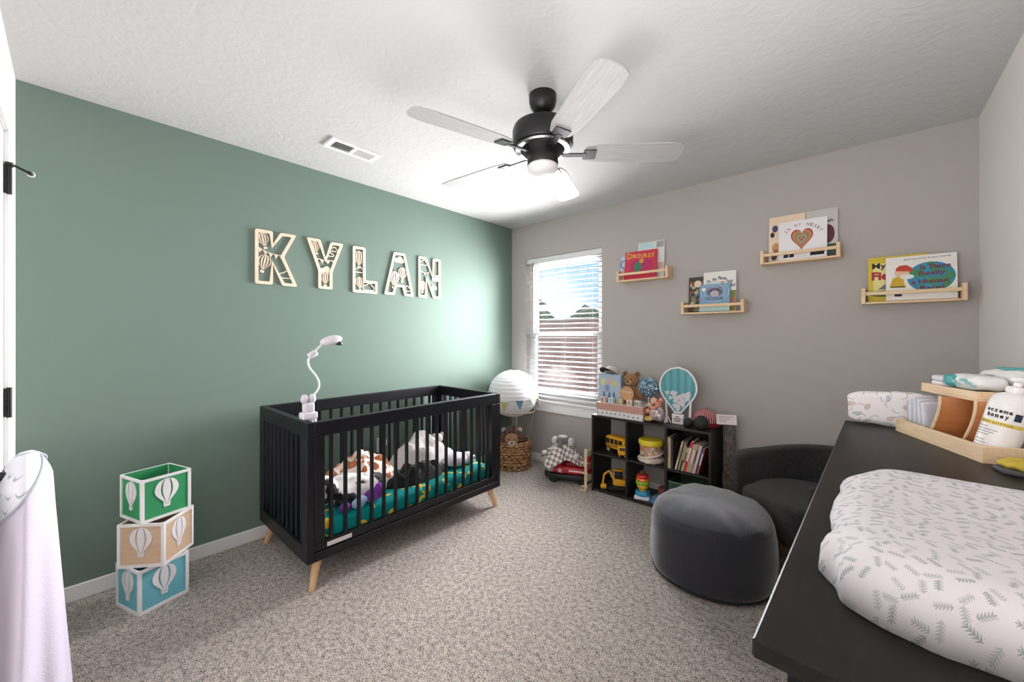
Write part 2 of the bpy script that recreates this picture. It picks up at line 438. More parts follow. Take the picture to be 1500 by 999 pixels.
# ================================================================ THE ROOM
LX, LY, H = 3.31, 3.362, 2.44
white_trim = mat('white_trim_paint', (236, 235, 233), .45, .01)
white_plastic = mat('white_plastic', (238, 238, 238), .4, .01)
ink0 = mat('slot_black', (12, 12, 12), .6, 0)
black_metal = mat('black_metal', (22, 22, 23), .4, .05, metal=.2)
struct(obj('floor', bx(bm_(), -.12, LX+.12, -.12, LY+.14, -.06, 0), m_carpet(), smooth=False))
struct(obj('ceiling', bx(bm_(), -.12, LX+.12, -.12, LY+.14, H, H+.06), m_ceiling(), smooth=False))
struct(obj('wall_left', bx(bm_(), -.12, 0, -.12, LY+.14, 0, H), m_paint('sage_green_paint', (113, 132, 122)), smooth=False))
grey_paint = m_paint('warm_grey_paint', (180, 174, 170))
light_paint = m_paint('pale_grey_paint', (243, 238, 234))
WX0, WX1, WZ0, WZ1 = .197, 1.092, .63, 2.08
b = bm_()
bx(b, 0, WX0, LY, LY+.14, 0, H); bx(b, WX1, LX, LY, LY+.14, 0, H); bx(b, WX0, WX1, LY, LY+.14, 0, WZ0-.02); bx(b, WX0, WX1, LY, LY+.14, WZ1, H)
struct(obj('wall_back', b, grey_paint, smooth=False))
struct(obj('wall_right', bx(bm_(), LX, LX+.12, -.12, LY+.14, 0, H), light_paint, smooth=False))
DX0, DX1, DH = .48, 1.26, 2.04
b = bm_()
bx(b, 0, DX0-.02, -.12, 0, 0, H); bx(b, DX1+.02, LX, -.12, 0, 0, H); bx(b, DX0-.02, DX1+.02, -.12, 0, DH+.02, H)
struct(obj('wall_front', b, light_paint, smooth=False))
def baseboard(name, x0, x1, y0, y1):
    b = bm_(); bx(b, x0, x1, y0, y1, 0, .076, .003); struct(obj(name, b, white_trim, smooth=False))
baseboard('baseboard_left', 0, .013, .013, LY)
baseboard('baseboard_back', .013, LX-.013, LY-.013, LY)
baseboard('baseboard_right', LX-.013, LX, .013, LY)
baseboard('baseboard_front', 0, DX0-.075, 0, .013)

# door with casing, hinges and lever in the front wall
b = bm_()
bx(b, DX0-.07, DX0-.008, 0, .015, 0, DH+.07, .003); bx(b, DX1+.008, DX1+.07, 0, .015, 0, DH+.07, .003); bx(b, DX0-.008, DX1+.008, 0, .015, DH+.008, DH+.07, .003)
bx(b, DX0-.02, DX0-.002, -.12, .002, 0, DH+.02); bx(b, DX1+.002, DX1+.02, -.12, .002, 0, DH+.02); bx(b, DX0-.02, DX1+.02, -.12, .002, DH+.003, DH+.02)
struct(obj('trim_1', b, white_trim, smooth=False))
door = struct(obj('door_1', bx(bm_(), DX0, DX1, -.036, 0, .012, DH), white_trim, smooth=False))
for x0, x1 in ((.58, .83), (.91, 1.16)):
    for z0, z1 in ((.25, .95), (1.08, 1.9)):
        b = bm_(); bx(b, x0, x1, 0, .005, z0, z1, .004); obj('panel', b, white_trim, door, smooth=False)
for z in (.22, 1.035, 1.865):
    b = bm_(); box(b, (DX0+.002, .008, z), (.010, .022, .105), .001)
    lathe(b, [(.007, -.056), (.007, .056)], 12, (DX0+.004, .014, z))
    h = obj('hinge', b, black_metal, door, label='black metal butt hinge')
    b = bm_(); box(b, (DX0+.009, .006, z+.022), (.004, .006, .026)); box(b, (DX0+.009, .006, z-.022), (.004, .006, .026))
    obj('slot', b, mat('hinge_slot', (8, 8, 8), .6, 0), h, smooth=False)
b = bm_(); tube(b, [(DX0-.005, .016, 1.925), (DX0-.02, .03, 1.923), (DX0-.03, .058, 1.912)], .0045, 8); box(b, (DX0+.002, .014, 1.92), (.03, .02, .014), .003)
ds = obj('door_stop', b, black_metal, door, label='black hinge pin door stop with rubber tip')
obj('rubber_tip', ball(bm_(), (DX0-.031, .061, 1.911), .008, 12), mat('dark_rubber', (24, 24, 25), .6, 0), ds)
obj('bumper_ring', tube(bm_(), [(DX0-.036+.009*sin(2*pi*i/16)*.3, .064+.009*cos(2*pi*i/16), 1.909+.009*sin(2*pi*i/16)) for i in range(17)], .0022, 6), mat('white_rubber', (225, 232, 228), .6, 0), ds)
b = bm_(); lathe(b, [(.028, 0), (.028, .008), (.012, .012), (.012, .05)], 16); bmesh.ops.rotate(b, verts=b.verts, matrix=Matrix.Rotation(R(-90), 3, 'X')); box(b, (-.045, .052, 0), (.11, .014, .018), .004)
obj('door_lever', b, black_metal, door, (DX1-.065, 0, .92))

# window: frame, two sashes with glass, drywall return, sill and apron
win = struct(obj('window_1', bx(bx(bx(bx(bm_(), WX0, WX0+.045, 3.43, 3.49, WZ0, WZ1), WX1-.045, WX1, 3.43, 3.49, WZ0, WZ1), WX0+.045, WX1-.045, 3.43, 3.49, WZ0, WZ0+.05), WX0+.045, WX1-.045, 3.43, 3.49, WZ1-.045, WZ1), white_plastic, smooth=False))
glass = m_glass('window_glass')
for z0, z1, y in ((WZ0+.05, 1.32, 3.442), (1.28, WZ1-.045, 3.468)):
    b = bm_(); x0, x1 = WX0+.045, WX1-.045
    bx(b, x0, x0+.04, y-.012, y+.012, z0, z1); bx(b, x1-.04, x1, y-.012, y+.012, z0, z1); bx(b, x0+.04, x1-.04, y-.012, y+.012, z0, z0+.042); bx(b, x0+.04, x1-.04, y-.012, y+.012, z1-.042, z1)
    s = obj('sash', b, white_plastic, win, smooth=False)
    obj('pane', bx(bm_(), x0+.038, x1-.038, y-.002, y+.002, z0+.04, z1-.04), glass, s, smooth=False)
b = bm_(); bx(b, WX0-.05, WX1+.05, LY-.028, 3.43, WZ0-.024, WZ0, .004); obj('window_sill', b, white_trim, win, smooth=False)
b = bm_(); bx(b, WX0-.02, WX1+.02, LY-.014, LY, WZ0-.115, WZ0-.024, .003); obj('window_apron', b, white_trim, win, smooth=False)

# blind
bl = thing('venetian_blind', 'white slatted venetian blind hanging open in the window', 'blind', (0, 3.395, WZ1))
slat_w = mat('white_slat', (228, 228, 228), .45, .01)
b = bm_(); bx(b, WX0+.006, WX1-.006, -.028, .028, -.052, -.002, .004); obj('headrail', b, slat_w, bl, smooth=False)
b = bm_(); n = 6; top = []; 
for k in range(n+1):
    t = -1+2*k/n; top.append((t*.024, .004*(1-t*t)))
r0 = [ring(b, [(x, p[0], p[1]+dz) for p in top]) for x in (WX0+.008, WX1-.008) for dz in (0, .0028)]
bridge(b, r0[0], r0[2], False); bridge(b, r0[1], r0[3], False)
for a_, c_ in ((0, 1), (2, 3)): bridge(b, r0[a_], r0[c_], False)
for i in (0, n):
    b.faces.new((r0[0][i], r0[1][i], r0[3][i], r0[2][i]))
slat_me = finish(b, 'slat', 2)
NS = 29; zb = WZ0+.035
for k in range(NS):
    z = -.075-(WZ1-.075-zb-.03)*k/(NS-1)
    inst('slat', slat_me, slat_w, bl, (0, 0, z), (R(3), 0, 0))
b = bm_(); bx(b, WX0+.008, WX1-.008, -.025, .025, zb-WZ1-.012, zb-WZ1+.008, .003); obj('bottom_rail', b, slat_w, bl, smooth=False)
for x in (WX0+.13, (WX0+WX1)/2, WX1-.13):
    for y in (-.026, .026):
        obj('ladder_cord', tube(bm_(), [(x, y, -.05), (x, y, zb-WZ1)], .0012, 5), slat_w, bl)
obj('tilt_wand', tube(bm_(), [(WX0+.10, -.033, -.04), (WX0+.10, -.033, -.78)], .004, 6), mat('wand_grey', (150, 150, 148), .4, 0), bl)

# outside the window
ext = thing('neighbor_house', 'pale siding house with a dark roof edge seen through the upper blind', 'house', (-12.1, 14.5, -.4))
obj('wall', bx(bm_(), -2.2, 2.2, -2, 2, 0, 3.3), m_stripes('lap_siding', (226, 220, 210), (205, 198, 188), 7, 2, .85), ext, smooth=False)
b = bm_(); v = [b.verts.new(p) for p in ((-2.5, -2.4, 3.3), (-2.5, 2.4, 3.3), (2.5, 2.4, 3.3), (2.5, -2.4, 3.3), (0, -2.4, 4.9), (0, 2.4, 4.9))]
for f in ((0, 1, 5, 4), (2, 3, 4, 5), (1, 2, 5), (3, 0, 4), (0, 3, 2, 1)): b.faces.new([v[i] for i in f])
obj('roof', b, mat('dark_shingle', (70, 66, 64), .9, .2), ext, smooth=False)
b = bm_(); bx(b, -.3, .5, -2.03, -1.99, 1.2, 2.4); obj('window', b, mat('dark_pane', (60, 66, 74), .2, 0), ext, smooth=False)
struct(obj('ground', bx(bm_(), -14, 10, 3.6, 24, -.6, -.4), mat('lawn', (120, 130, 80), .95, .3, 8), smooth=False))
bw = thing('brick_garden_wall', 'low pinkish brick wall outside the window with a pale coping', 'wall', (-3, 8.2, -.4))
obj('brick_face', bx(bm_(), -7, 8, -.1, .1, 0, 2.02), m_brick(), bw, smooth=False)
b = bm_(); bx(b, -7.05, 8.05, -.14, .14, 2.02, 2.09, .01); obj('coping', b, mat('coping_stone', (190, 160, 150), .9, .1), bw, smooth=False)
leafm = m_fur('hedge_leaves', (70, 84, 58), (136, 148, 112), 9)
for k in range(7):
    x = -6.9+k*.95; r = .56+.1*random.random()
    t = thing('garden_tree', 'round leafy tree behind the brick wall outside the window, number %s from the left' % ['first', 'second', 'third', 'fourth', 'fifth', 'sixth', 'seventh'][k], 'tree', (x, 10.2+1.3*(k % 2), -.4), 0, 'trees behind the brick wall')
    t['label'] = '%s tree from the left in the row behind the brick garden wall' % ['first', 'second', 'third', 'fourth', 'fifth', 'sixth', 'seventh'][k]
    b = bm_(); bmesh.ops.create_icosphere(b, subdivisions=4, radius=1, matrix=Matrix.Translation((0, 0, 1.85)) @ Matrix.Diagonal((r, r, .62+.12*random.random(), 1)))
    lump(b, .16, 3.2, k); lump(b, .07, 9, k); obj('crown', b, leafm, t)
    obj('trunk', tube(bm_(), [(0, 0, 0), (.03, 0, 1.5)], [.09, .06], 8), mat('tree_bark', (90, 74, 60), .9, .2), t)

# ceiling vent
vt = thing('ceiling_vent', 'white rectangular air vent in the ceiling above the green wall', 'vent', (.488, 1.336, H))
b = bm_()
for x0, x1, y0, y1 in ((-.072, -.045, -.157, .157), (.045, .072, -.157, .157), (-.045, .045, -.157, -.125), (-.045, .045, .125, .157), (-.045, .045, -.008, .008)):
    bx(b, x0, x1, y0, y1, -.012, 0)
obj('frame', b, white_plastic, vt, smooth=False)
obj('duct', bx(bm_(), -.05, .05, -.13, .13, -.002, -.0005), mat('duct_dark', (24, 24, 26), .8, 0), vt, smooth=False)
lm = finish(box(bm_(), (0, 0, 0), (.09, .0012, .013)), 'louver', False)
for s in (-1, 1):
    for k in range(12):
        inst('louver', lm, white_plastic, vt, (0, s*(.014+.0098*k), -.008), (R(38*s), 0, 0))

# ================================================================ CEILING FAN
fan = thing('ceiling_fan', 'black five blade ceiling fan with a white dome light', 'ceiling fan', (1.70, 1.681, H))
obj('canopy', lathe(bm_(), [(.066, 0), (.066, -.03), (.060, -.055), (.038, -.086), (.016, -.092)], 32), black_metal, fan)
obj('collar', lathe(bm_(), [(.02, -.09), (.028, -.098), (.022, -.108), (.015, -.11)], 24), mat('chrome', (200, 200, 202), .2, 0, metal=.9), fan)
obj('downrod', lathe(bm_(), [(.013, -.08), (.013, -.15)], 16), black_metal, fan)
obj('motor_housing', lathe(bm_(), [(.03, -.135), (.10, -.14), (.138, -.155), (.146, -.175), (.146, -.24), (.140, -.252), (.128, -.256)], 48), mat('satin_black_metal', (38, 38, 39), .35, .05, metal=.4), fan)
obj('housing_trim', lathe(bm_(), [(.128, -.256), (.134, -.258), (.13, -.266), (.118, -.266)], 48), mat('brushed_nickel', (150, 150, 150), .3, 0, metal=.9), fan)
obj('switch_housing', lathe(bm_(), [(.11, -.262), (.085, -.29), (.074, -.30), (.074, -.332), (.07, -.338)], 40), black_metal, fan)
obj('light_dome', lathe(bm_(), [(.069, -.336), (.074, -.345), (.070, -.362), (.05, -.38), (.025, -.389), (.001, -.391)], 40), mat('frosted_white_glass', (232, 232, 230), .3, 0), fan)
blade_m = wood('weathered_grey_blade', (158, 157, 156), (178, 177, 176), 0, .6)
def blade_poly():
    r = [(.20, -.045), (.26, -.062), (.58, -.072), (.645, -.062), (.662, -.03), (.662, .035), (.645, .062), (.58, .072), (.26, .062), (.20, .045)]
    return fillet(r, .012, 3)
bme = finish(flat_mesh([blade_poly()], .006), 'blade', False)
ib = bm_(); box(ib, (.15, 0, -.004), (.12, .028, .006), .002); box(ib, (.225, 0, -.003), (.06, .07, .005), .002)
ime = finish(ib, 'blade_iron', True)
for k in range(5):
    a = R(-104+72*k)
    e = inst('blade', bme, blade_m, fan, (0, 0, -.285), Euler((R(-11), 0, a)))
    inst('blade_iron', ime, black_metal, e, (0, 0, 0))

# wall outlet behind the crib
ot = thing('wall_outlet', 'white electrical outlet on the green wall behind the crib slats', 'outlet', (0, 1.80, .42))
b = bm_(); bx(b, 0, .006, -.035, .035, -.057, .057, .002); obj('cover_plate', b, white_plastic, ot, smooth=False)
for z in (-.024, .024):
    b = bm_(); bx(b, .006, .009, -.017, .017, z-.015, z+.015, .001); s = obj('socket', b, white_plastic, ot, smooth=False)
    for y in (-.007, .007): obj('slot', bx(bm_(), .009, .0095, y-.0012, y+.0012, z-.006, z+.006), ink0, s, smooth=False)
b = bm_(); box(b, (.035, 0, .024), (.05, .045, .05), .006, seg=2); obj('plug_adapter', b, mat('adapter_white', (226, 226, 230), .4, .01), ot)
# ================================================================ CRIB
crib = thing('baby_crib', 'black slatted baby crib with splayed natural wood legs by the green wall', 'crib', (.44, 1.635, 0))
navy = mat('black_crib_paint', (21, 21, 26), .4, .03, spec=.35)
CX, CY = .348, .675     # half sizes
zt, zr, zb0, zb1 = .848, .772, .145, .235
for s in (-1, 1):
    b = bm_(); bx(b, -CX-.018, CX+.018, s*CY-.018, s*CY+.018, zr, zt, .003); bx(b, -CX-.018, CX+.018, s*CY-.018, s*CY+.018, zb0, zb1-.01, .003)
    for sx in (-1, 1): bx(b, sx*(CX-.016)-.034, sx*(CX-.016)+.034, s*CY-.018, s*CY+.018, zb1-.01, zr, .003)
    obj('end_frame', b, navy, crib, smooth=False)
    b = bm_(); y0, y1 = -CY+.0185, CY-.0185
    bx(b, s*CX-.018, s*CX+.018, y0, y1, zr, zt, .004); bx(b, s*CX-.018, s*CX+.018, y0, y1, zb0, zb0+.045, .003); bx(b, s*CX-.018, s*CX+.012, y0, y1, zb0+.048, zb1, .003)
    for sy in (-1, 1): bx(b, s*CX-.018, s*CX+.018, sy*(CY-.044)-.026, sy*(CY-.044)+.026, zb1, zr, .003)
    obj('side_frame', b, navy, crib, smooth=False)
sm = finish(bx(bm_(), -.011, .011, -.008, .008, zb1-.005, zr+.005, .003), 'slat', False)
for s in (-1, 1):
    for k in range(16): inst('slat', sm, navy, crib, (s*CX, -CY+.07+(2*CY-.14)*(k+.5)/16, 0))
    for k in range(9): inst('slat', sm, navy, crib, (-CX+.05+(2*CX-.10)*(k+.5)/9, s*CY, 0), (0, 0, R(90)))
for sx in (-1, 1):
    for sy in (-1, 1):
        b = bm_(); tube(b, [(sx*(CX-.035), sy*(CY-.055), zb0+.002), (sx*(CX-.002), sy*(CY-.012), 0)], [.024, .015], 14)
        obj('leg', b, wood('natural_beech', (206, 164, 118), (222, 184, 142), 2, .5), crib)
b = bm_(); box(b, (CX+.0185, -CY+.145, zb1-.02), (.001, .13, .022)); obj('warning_label', b, mat('label_white', (214, 206, 204), .6, .02), crib, smooth=False, label='white printed warning label')
obj('mattress_base', bx(bm_(), -CX+.02, CX-.02, -CY+.02, CY-.02, .185, .2), navy, crib, smooth=False)
mt = thing('crib_mattress', 'crib mattress in a teal sheet printed with yellow bananas', 'mattress', (.44, 1.635, .2))
obj('fitted_sheet', rprism(bm_(), sq(CX-.022, CY-.022, 48, 14), 0, .115, .03), m_banana(), mt)

# crumpled blankets and soft toys in the crib (mattress top at z = .315)
def mound(name, label, cat, m, cx, cy, rx, ry, h, seed, fold=.03, n=44, rot=0, sharp=1.0, group=None):
    b = bm_(); vs = {}
    for i in range(n+1):
        for j in range(n*2):
            rr = i/n; a = 2*pi*j/(n*2)
            edge = 1+.22*noise.noise(Vector((cos(a)*1.3, sin(a)*1.3, seed)))
            x = rx*rr*cos(a)*edge; y = ry*rr*sin(a)*edge
            prof = (max(0, 1-rr**2.2))**.8
            q = Vector((x*7, y*7, seed*3.1))
            z = h*prof*(1+.55*noise.noise(q*1.1))+fold*.8*(1-abs(noise.noise(q*.9+Vector((3, 1, seed)))*2.5))*min(1, (1-rr)*3)+fold*(1-abs(noise.noise(q*1.9)*2))*min(1, (1-rr)*4)*sharp
            z += .008*noise.noise(q*6)*min(1, (1-rr)*5)
            vs[i, j] = b.verts.new((x, y, max(.0005, z))) if i else vs.get((0, 0)) or b.verts.new((0, 0, h*1.0))
    for i in range(n):
        for j in range(n*2):
            k = (j+1) % (n*2)
            f = [vs[i, j], vs[i+1, j], vs[i+1, k]] if i == 0 else [vs[i, j], vs[i+1, j], vs[i+1, k], vs[i, k]]
            b.faces.new(f)
    b.faces.new([vs[n, j] for j in range(n*2-1, -1, -1)])
    o = obj(name, b, m, None, (cx, cy, .3155), (0, 0, rot), 2); tag(o, label, cat, group); return o
mound('giraffe_blanket', 'brown and cream giraffe patched blanket crumpled in the crib', 'blanket', m_giraffe(), .41, 1.42, .2, .27, .14, 1.3, .04)
mound('grey_blanket', 'pale grey fleece blanket heaped in the middle of the crib', 'blanket', m_fur('pale_grey_fleece', (196, 190, 190), (222, 216, 216), 60), .38, 1.90, .2, .30, .175, 4.7, .03)
mound('black_blanket', 'black crumpled blanket at the front of the crib', 'blanket', m_fur('black_fleece', (14, 14, 16), (38, 38, 42), 60), .61, 1.72, .085, .22, .07, 8.2, .03)
ct = thing('cow_toy', 'black and white cow patched plush lying near the crib corner', 'plush toy', (.62, 1.27, .327))
cowm = m_patches('cow_patch_plush', lin((232, 228, 228)), lin((24, 24, 26)), 9, .575)
b = bm_(); ball(b, (-.02, .03, .06), (.105, .19, .07), 36); lump(b, .03, 10, 3); lump(b, .012, 26, 5); obj('body', b, cowm, ct)
b = bm_(); ball(b, (-.03, -.15, .085), (.075, .07, .075), 24); lump(b, .012, 14, 5); obj('head', b, cowm, ct)
for a_, px in (('ear', -.1), ('ear', .045)):
    b = bm_(); ball(b, (px, -.15, .11), (.038, .02, .02), 14); obj(a_, b, mat('cow_black', (24, 24, 26), .95, .1), ct)
for x, y in ((.07, -.05), (.08, .1), (.0, .17)):
    b = bm_(); ball(b, (x, y, .035), (.045, .035, .034), 16); lump(b, .008, 20, 7); obj('leg', b, cowm, ct)
b = bm_(); ball(b, (0, 0, .04), (.03, .05, .04), 18); ball(b, (.01, .035, .06), (.026, .03, .045), 16)
tag(obj('purple_bootie', b, m_fur('purple_felt', (120, 40, 160), (158, 74, 196), 80), None, (.722, 1.335, .3155)), 'bright purple plush bootie at the front crib slats', 'bootie')
b = bm_(); ball(b, (0, 0, .03), (.026, .05, .03), 16); lump(b, .01, 20, 2)
tag(obj('blue_cloth', b, mat('pale_blue_cloth', (170, 196, 226), .9, .1), None, (.735, 1.25, .3155)), 'pale blue bunched cloth beside the purple bootie', 'cloth')
b = bm_(); ball(b, (0, 0, .025), (.022, .032, .028), 14)
tag(obj('purple_ball', b, mat('purple_toy', (110, 40, 140), .8, .1), None, (.735, 1.165, .3155)), 'small dark purple soft ball by the crib front corner', 'toy')
ls = thing('lamb_toy', 'pale lilac white plush lying at the far end of the crib', 'plush toy', (.60, 2.06, .3155))
lmt = m_fur('lilac_white_plush', (214, 206, 216), (236, 230, 238), 90)
b = bm_(); ball(b, (0, 0, .05), (.075, .11, .05), 22); lump(b, .012, 12, 1); obj('body', b, lmt, ls)
b = bm_(); ball(b, (.02, .10, .045), (.05, .05, .045), 18); obj('head', b, lmt, ls)
for s in (-1, 1): obj('ear', ball(bm_(), (.02+s*.045, .11, .06), (.018, .03, .012), 12), lmt, ls)
sg = thing('grey_plush', 'small grey and white plush sitting at the back far corner of the crib', 'plush toy', (.25, 2.17, .3155))
gp = m_fur('grey_plush_fur', (120, 116, 116), (190, 186, 186), 60)
obj('body', ball(bm_(), (0, 0, .05), (.05, .05, .055), 18), gp, sg); obj('head', ball(bm_(), (0, 0, .125), (.042, .042, .04), 18), m_fur('white_plush_fur', (200, 196, 196), (226, 222, 222), 60), sg)
for s in (-1, 1): obj('ear', ball(bm_(), (0, s*.04, .15), (.012, .018, .022), 10), gp, sg)

# baby monitor clamped on the crib rail
mn = thing('baby_monitor', 'white clip on baby camera with bent gooseneck on the crib rail', 'baby monitor', (.76, .966, .862))
wp = mat('monitor_white', (226, 222, 230), .4, .01)
b = bm_(); box(b, (0, .0, .018), (.06, .072, .034), .008, seg=3); box(b, (.012, .02, -.02), (.03, .022, .045), .004); box(b, (-.048+.02, .02, -.02), (.012, .022, .045), .004); obj('clamp', b, wp, mn)
b = bm_(); box(b, (0, 0, .058), (.042, .05, .05), .01, seg=3); obj('base', b, wp, mn)
for s in (-1, 1): obj('knob', ball(bm_(), (0, s*.018, .10), (.02, .018, .026), 16), mat('monitor_grey_white', (214, 212, 222), .35, .01), mn)
gn = [(0, .01, .10), (.0, .05, .15), (.0, .045, .20), (.0, .005, .26), (.0, .0, .30), (.0, .02, .325)]
P = [Vector(p) for p in gn]; pts = []
for i in range(len(P)-1):
    for k in range(5):
        t = k/5; p0, p1, p2, p3 = P[max(i-1, 0)], P[i], P[i+1], P[min(i+2, len(P)-1)]
        pts.append(.5*((2*p1)+(p2-p0)*t+(2*p0-5*p1+4*p2-p3)*t*t+(3*p1-p0-3*p2+p3)*t**3))
pts.append(P[-1])
obj('gooseneck', tube(bm_(), pts, .0055, 8), mat('gooseneck_white', (222, 236, 226), .4, .01), mn)
b = bm_(); box(b, (0, .02, .325), (.03, .045, .03), .006, Euler((R(35), 0, 0))); obj('joint', b, wp, mn)
b = bm_(); tube(b, [(0, .03, .34), (0, .065, .375)], .006, 8); obj('arm', b, wp, mn)
b = bm_(); ball(b, (0, .115, .395), (.03, .058, .026), 24, Euler((R(12), 0, 0))); hd = obj('camera_head', b, wp, mn)
obj('lens', ball(bm_(), (.012, .15, .38), (.016, .018, .012), 14), mat('lens_dark', (60, 54, 58), .2, 0), hd)

# ================================================================ STACKED BALLOON BOXES
frame_w = mat('white_box_frame', (238, 236, 236), .5, .01)
app_w = mat('white_applique', (236, 232, 234), .5, .01)
BALLOON = [strip(-1, -.52), strip(-.34, .34, v0=0, v1=.97), strip(.52, 1)]
def applique():
    b = bm_()
    for pl in BALLOON:
        t = flat_mesh([pl], .004); me = bpy.data.meshes.new('x'); t.to_mesh(me); t.free(); b.from_mesh(me); bpy.data.meshes.remove(me)
    for pl in ([(-.12, -.03), (.12, -.03), (.115, .03), (-.115, .03)], [(-.10, -.16), (.10, -.16), (.12, -.05), (-.12, -.05)]):
        t = flat_mesh([pl], .004); me = bpy.data.meshes.new('x'); t.to_mesh(me); t.free(); b.from_mesh(me); bpy.data.meshes.remove(me)
    for x in (-.08, .05): box(b, (x+.015, -.04, .002), (.012, .03, .004))
    for v in b.verts: v.co.x *= .118; v.co.y *= .118
    return finish(b, 'balloon_applique', False)
app_me = applique()
def balloon_box(label, pm, loc, rot):
    t = thing('balloon_box', label, 'box', loc, rot, 'stacked balloon boxes'); S = .1; e = .013; h = .203
    b = bm_()
    for sx in (-1, 1):
        for sy in (-1, 1): bx(b, sx*S-(e if sx > 0 else 0), sx*S+(e if sx < 0 else 0), sy*S-(e if sy > 0 else 0), sy*S+(e if sy < 0 else 0), 0, h)
        for z0, z1 in ((0, e), (h-e, h)):
            bx(b, -S+e, S-e, sx*S-(.006 if sx > 0 else 0), sx*S+(.006 if sx < 0 else 0), z0, z1)
            bx(b, sx*S-(.006 if sx > 0 else 0), sx*S+(.006 if sx < 0 else 0), -S+e, S-e, z0, z1)
    obj('frame', b, frame_w, t, smooth=False)
    for k in range(4):
        a = k*pi/2; r = S-.0075
        p = obj('panel', bx(bm_(), -S+.003, S-.003, -.0025, .0025, .003, h-.002), pm, t, (r*sin(a), -r*cos(a), 0), (0, 0, a), False)
        inst('balloon_applique', app_me, app_w, p, (0, -.0025, .068), WALLY)
    obj('bottom', bx(bm_(), -S+.004, S-.004, -S+.004, S-.004, .003, .007), pm, t, smooth=False)
balloon_box('light blue balloon box at the bottom of the stack', mat('sky_blue_panel', (112, 186, 202), .55, .04), (.262, .435, 0), R(18.5))
balloon_box('bare wood balloon box in the middle of the stack', wood('birch_panel', (208, 174, 144), (220, 190, 160), 0, .6), (.271, .449, .2035), R(48))
balloon_box('green balloon box on top of the stack', mat('leaf_green_panel', (52, 150, 96), .55, .06), (.237, .449, .407), R(17))

# ================================================================ WALL LETTERS
letter_w = wood('birch_ply', (226, 204, 180), (236, 216, 194), 1, .55)
edge = .019
def raw_strip(s, k0, k1, cx, cy, tilt=0, v0=.06, v1=.94):
    return [(cx+(x*cos(tilt)-y*sin(tilt)), cy+(x*sin(tilt)+y*cos(tilt))) for x, y in strip(k0, k1, 8, v0, v1, s)]
def letter_balloon(parent, cx, cy, s, tilt=0):
    o = [(cx+x*cos(tilt)-y*sin(tilt), cy+x*sin(tilt)+y*cos(tilt)) for x, y in strip(-1, 1, 12, 0, 1, s)]
    holes = [raw_strip(s, a_, b_, cx, cy, tilt) for a_, b_ in ((-.82, -.56), (-.34, -.14), (.14, .34), (.56, .82))]
    m = obj('balloon', flat_mesh([o]+holes, .004), letter_w, parent, (0, 0, .001), smooth=False)
    q = [(cx+x*cos(tilt)-y*sin(tilt), cy+x*sin(tilt)+y*cos(tilt)) for x, y in ((-.11*s, -.24*s), (.11*s, -.24*s), (.12*s, -.08*s), (-.12*s, -.08*s))]
    obj('balloon_basket', flat_mesh([q], .004), letter_w, m, (0, 0, 0), smooth=False)
def letter_cloud(parent, cx, cy, w, solid=False, flip=1):
    p = [(cx+x*flip, cy+y) for x, y in cloud_poly(w)]
    if flip < 0: p = p[::-1]
    obj('cloud', flat_mesh([p] if solid else [p, inset(p, .006)], .004), letter_w, parent, (0, 0, .001), smooth=False)
def bunting(parent, x0, y0, x1, y1, n, sag=.015, d=.028):
    bp = obj('bunting_string', flat_mesh([[(x0+(x1-x0)*k/8, y0+(y1-y0)*k/8-sag*4*(k/8)*(1-k/8)+.002) for k in range(9)]+[(x0+(x1-x0)*k/8, y0+(y1-y0)*k/8-sag*4*(k/8)*(1-k/8)-.003) for k in range(8, -1, -1)]], .004), letter_w, parent, (0, 0, .001), smooth=False)
    for k in range(n):
        a_, c_ = (k+.08)/n, (k+.92)/n; f = lambda t: (x0+(x1-x0)*t, y0+(y1-y0)*t-sag*4*t*(1-t))
        A, B = f(a_), f(c_); obj('bunting_flag', flat_mesh([[A, ((A[0]+B[0])/2, (A[1]+B[1])/2-d), B]], .004), letter_w, bp, (0, 0, 0), smooth=False)
def letter(ch, poly, y, z, holes=None):
    t = thing('wooden_letter', 'wooden cutout letter %s with balloon cutouts on the green wall' % ch, 'wall letter', (.004, y, z), WALLX, 'wooden name letters')
    o = fillet(poly, .014); i = fillet(inset(poly, edge), .004)
    obj('letter_frame', flat_mesh([o, i], .008), letter_w, t, smooth=False)
    return t
HL = .35
K = [(0, 0), (.10, 0), (.10, .135), (.155, 0), (.248, 0), (.165, .19), (.242, .345), (.145, .345), (.10, .26), (.10, .345), (0, .345)]
t = letter('K', K, .935, 1.61)
letter_balloon(t, .055, .245, .085, R(15)); letter_balloon(t, .043, .095, .095, R(-12)); letter_cloud(t, .175, .065, .085); bunting(t, .012, .235, .165, .20, 5)
Y_ = [(.078, 0), (.176, 0), (.176, .125), (.256, .34), (.164, .34), (.128, .22), (.092, .345), (0, .345), (.078, .125)]
t = letter('Y', Y_, 1.241, 1.612)
letter_balloon(t, .066, .255, .075, R(12)); letter_cloud(t, .185, .285, .06); letter_cloud(t, .165, .245, .05, flip=-1); bunting(t, .045, .215, .205, .215, 4, .01); letter_cloud(t, .127, .125, .09, True); letter_balloon(t, .127, .04, .085)
L_ = [(0, 0), (.20, 0), (.20, .098), (.10, .098), (.10, .347), (0, .347)]
t = letter('L', L_, 1.568, 1.607)
letter_balloon(t, .05, .21, .105); letter_cloud(t, .05, .165, .075); letter_balloon(t, .058, .035, .085, R(4)); letter_cloud(t, .125, .04, .095)
A_ = [(0, 0), (.09, 0), (.108, .07), (.168, .07), (.184, 0), (.274, 0), (.19, .35), (.086, .35)]
t = letter('A', A_, 1.827, 1.611)
letter_cloud(t, .135, .285, .085, True); letter_balloon(t, .085, .08, .115, R(-5)); letter_balloon(t, .165, .135, .1, R(-4)); letter_cloud(t, .205, .055, .08); bunting(t, .10, .21, .135, .14, 1, 0, .03)
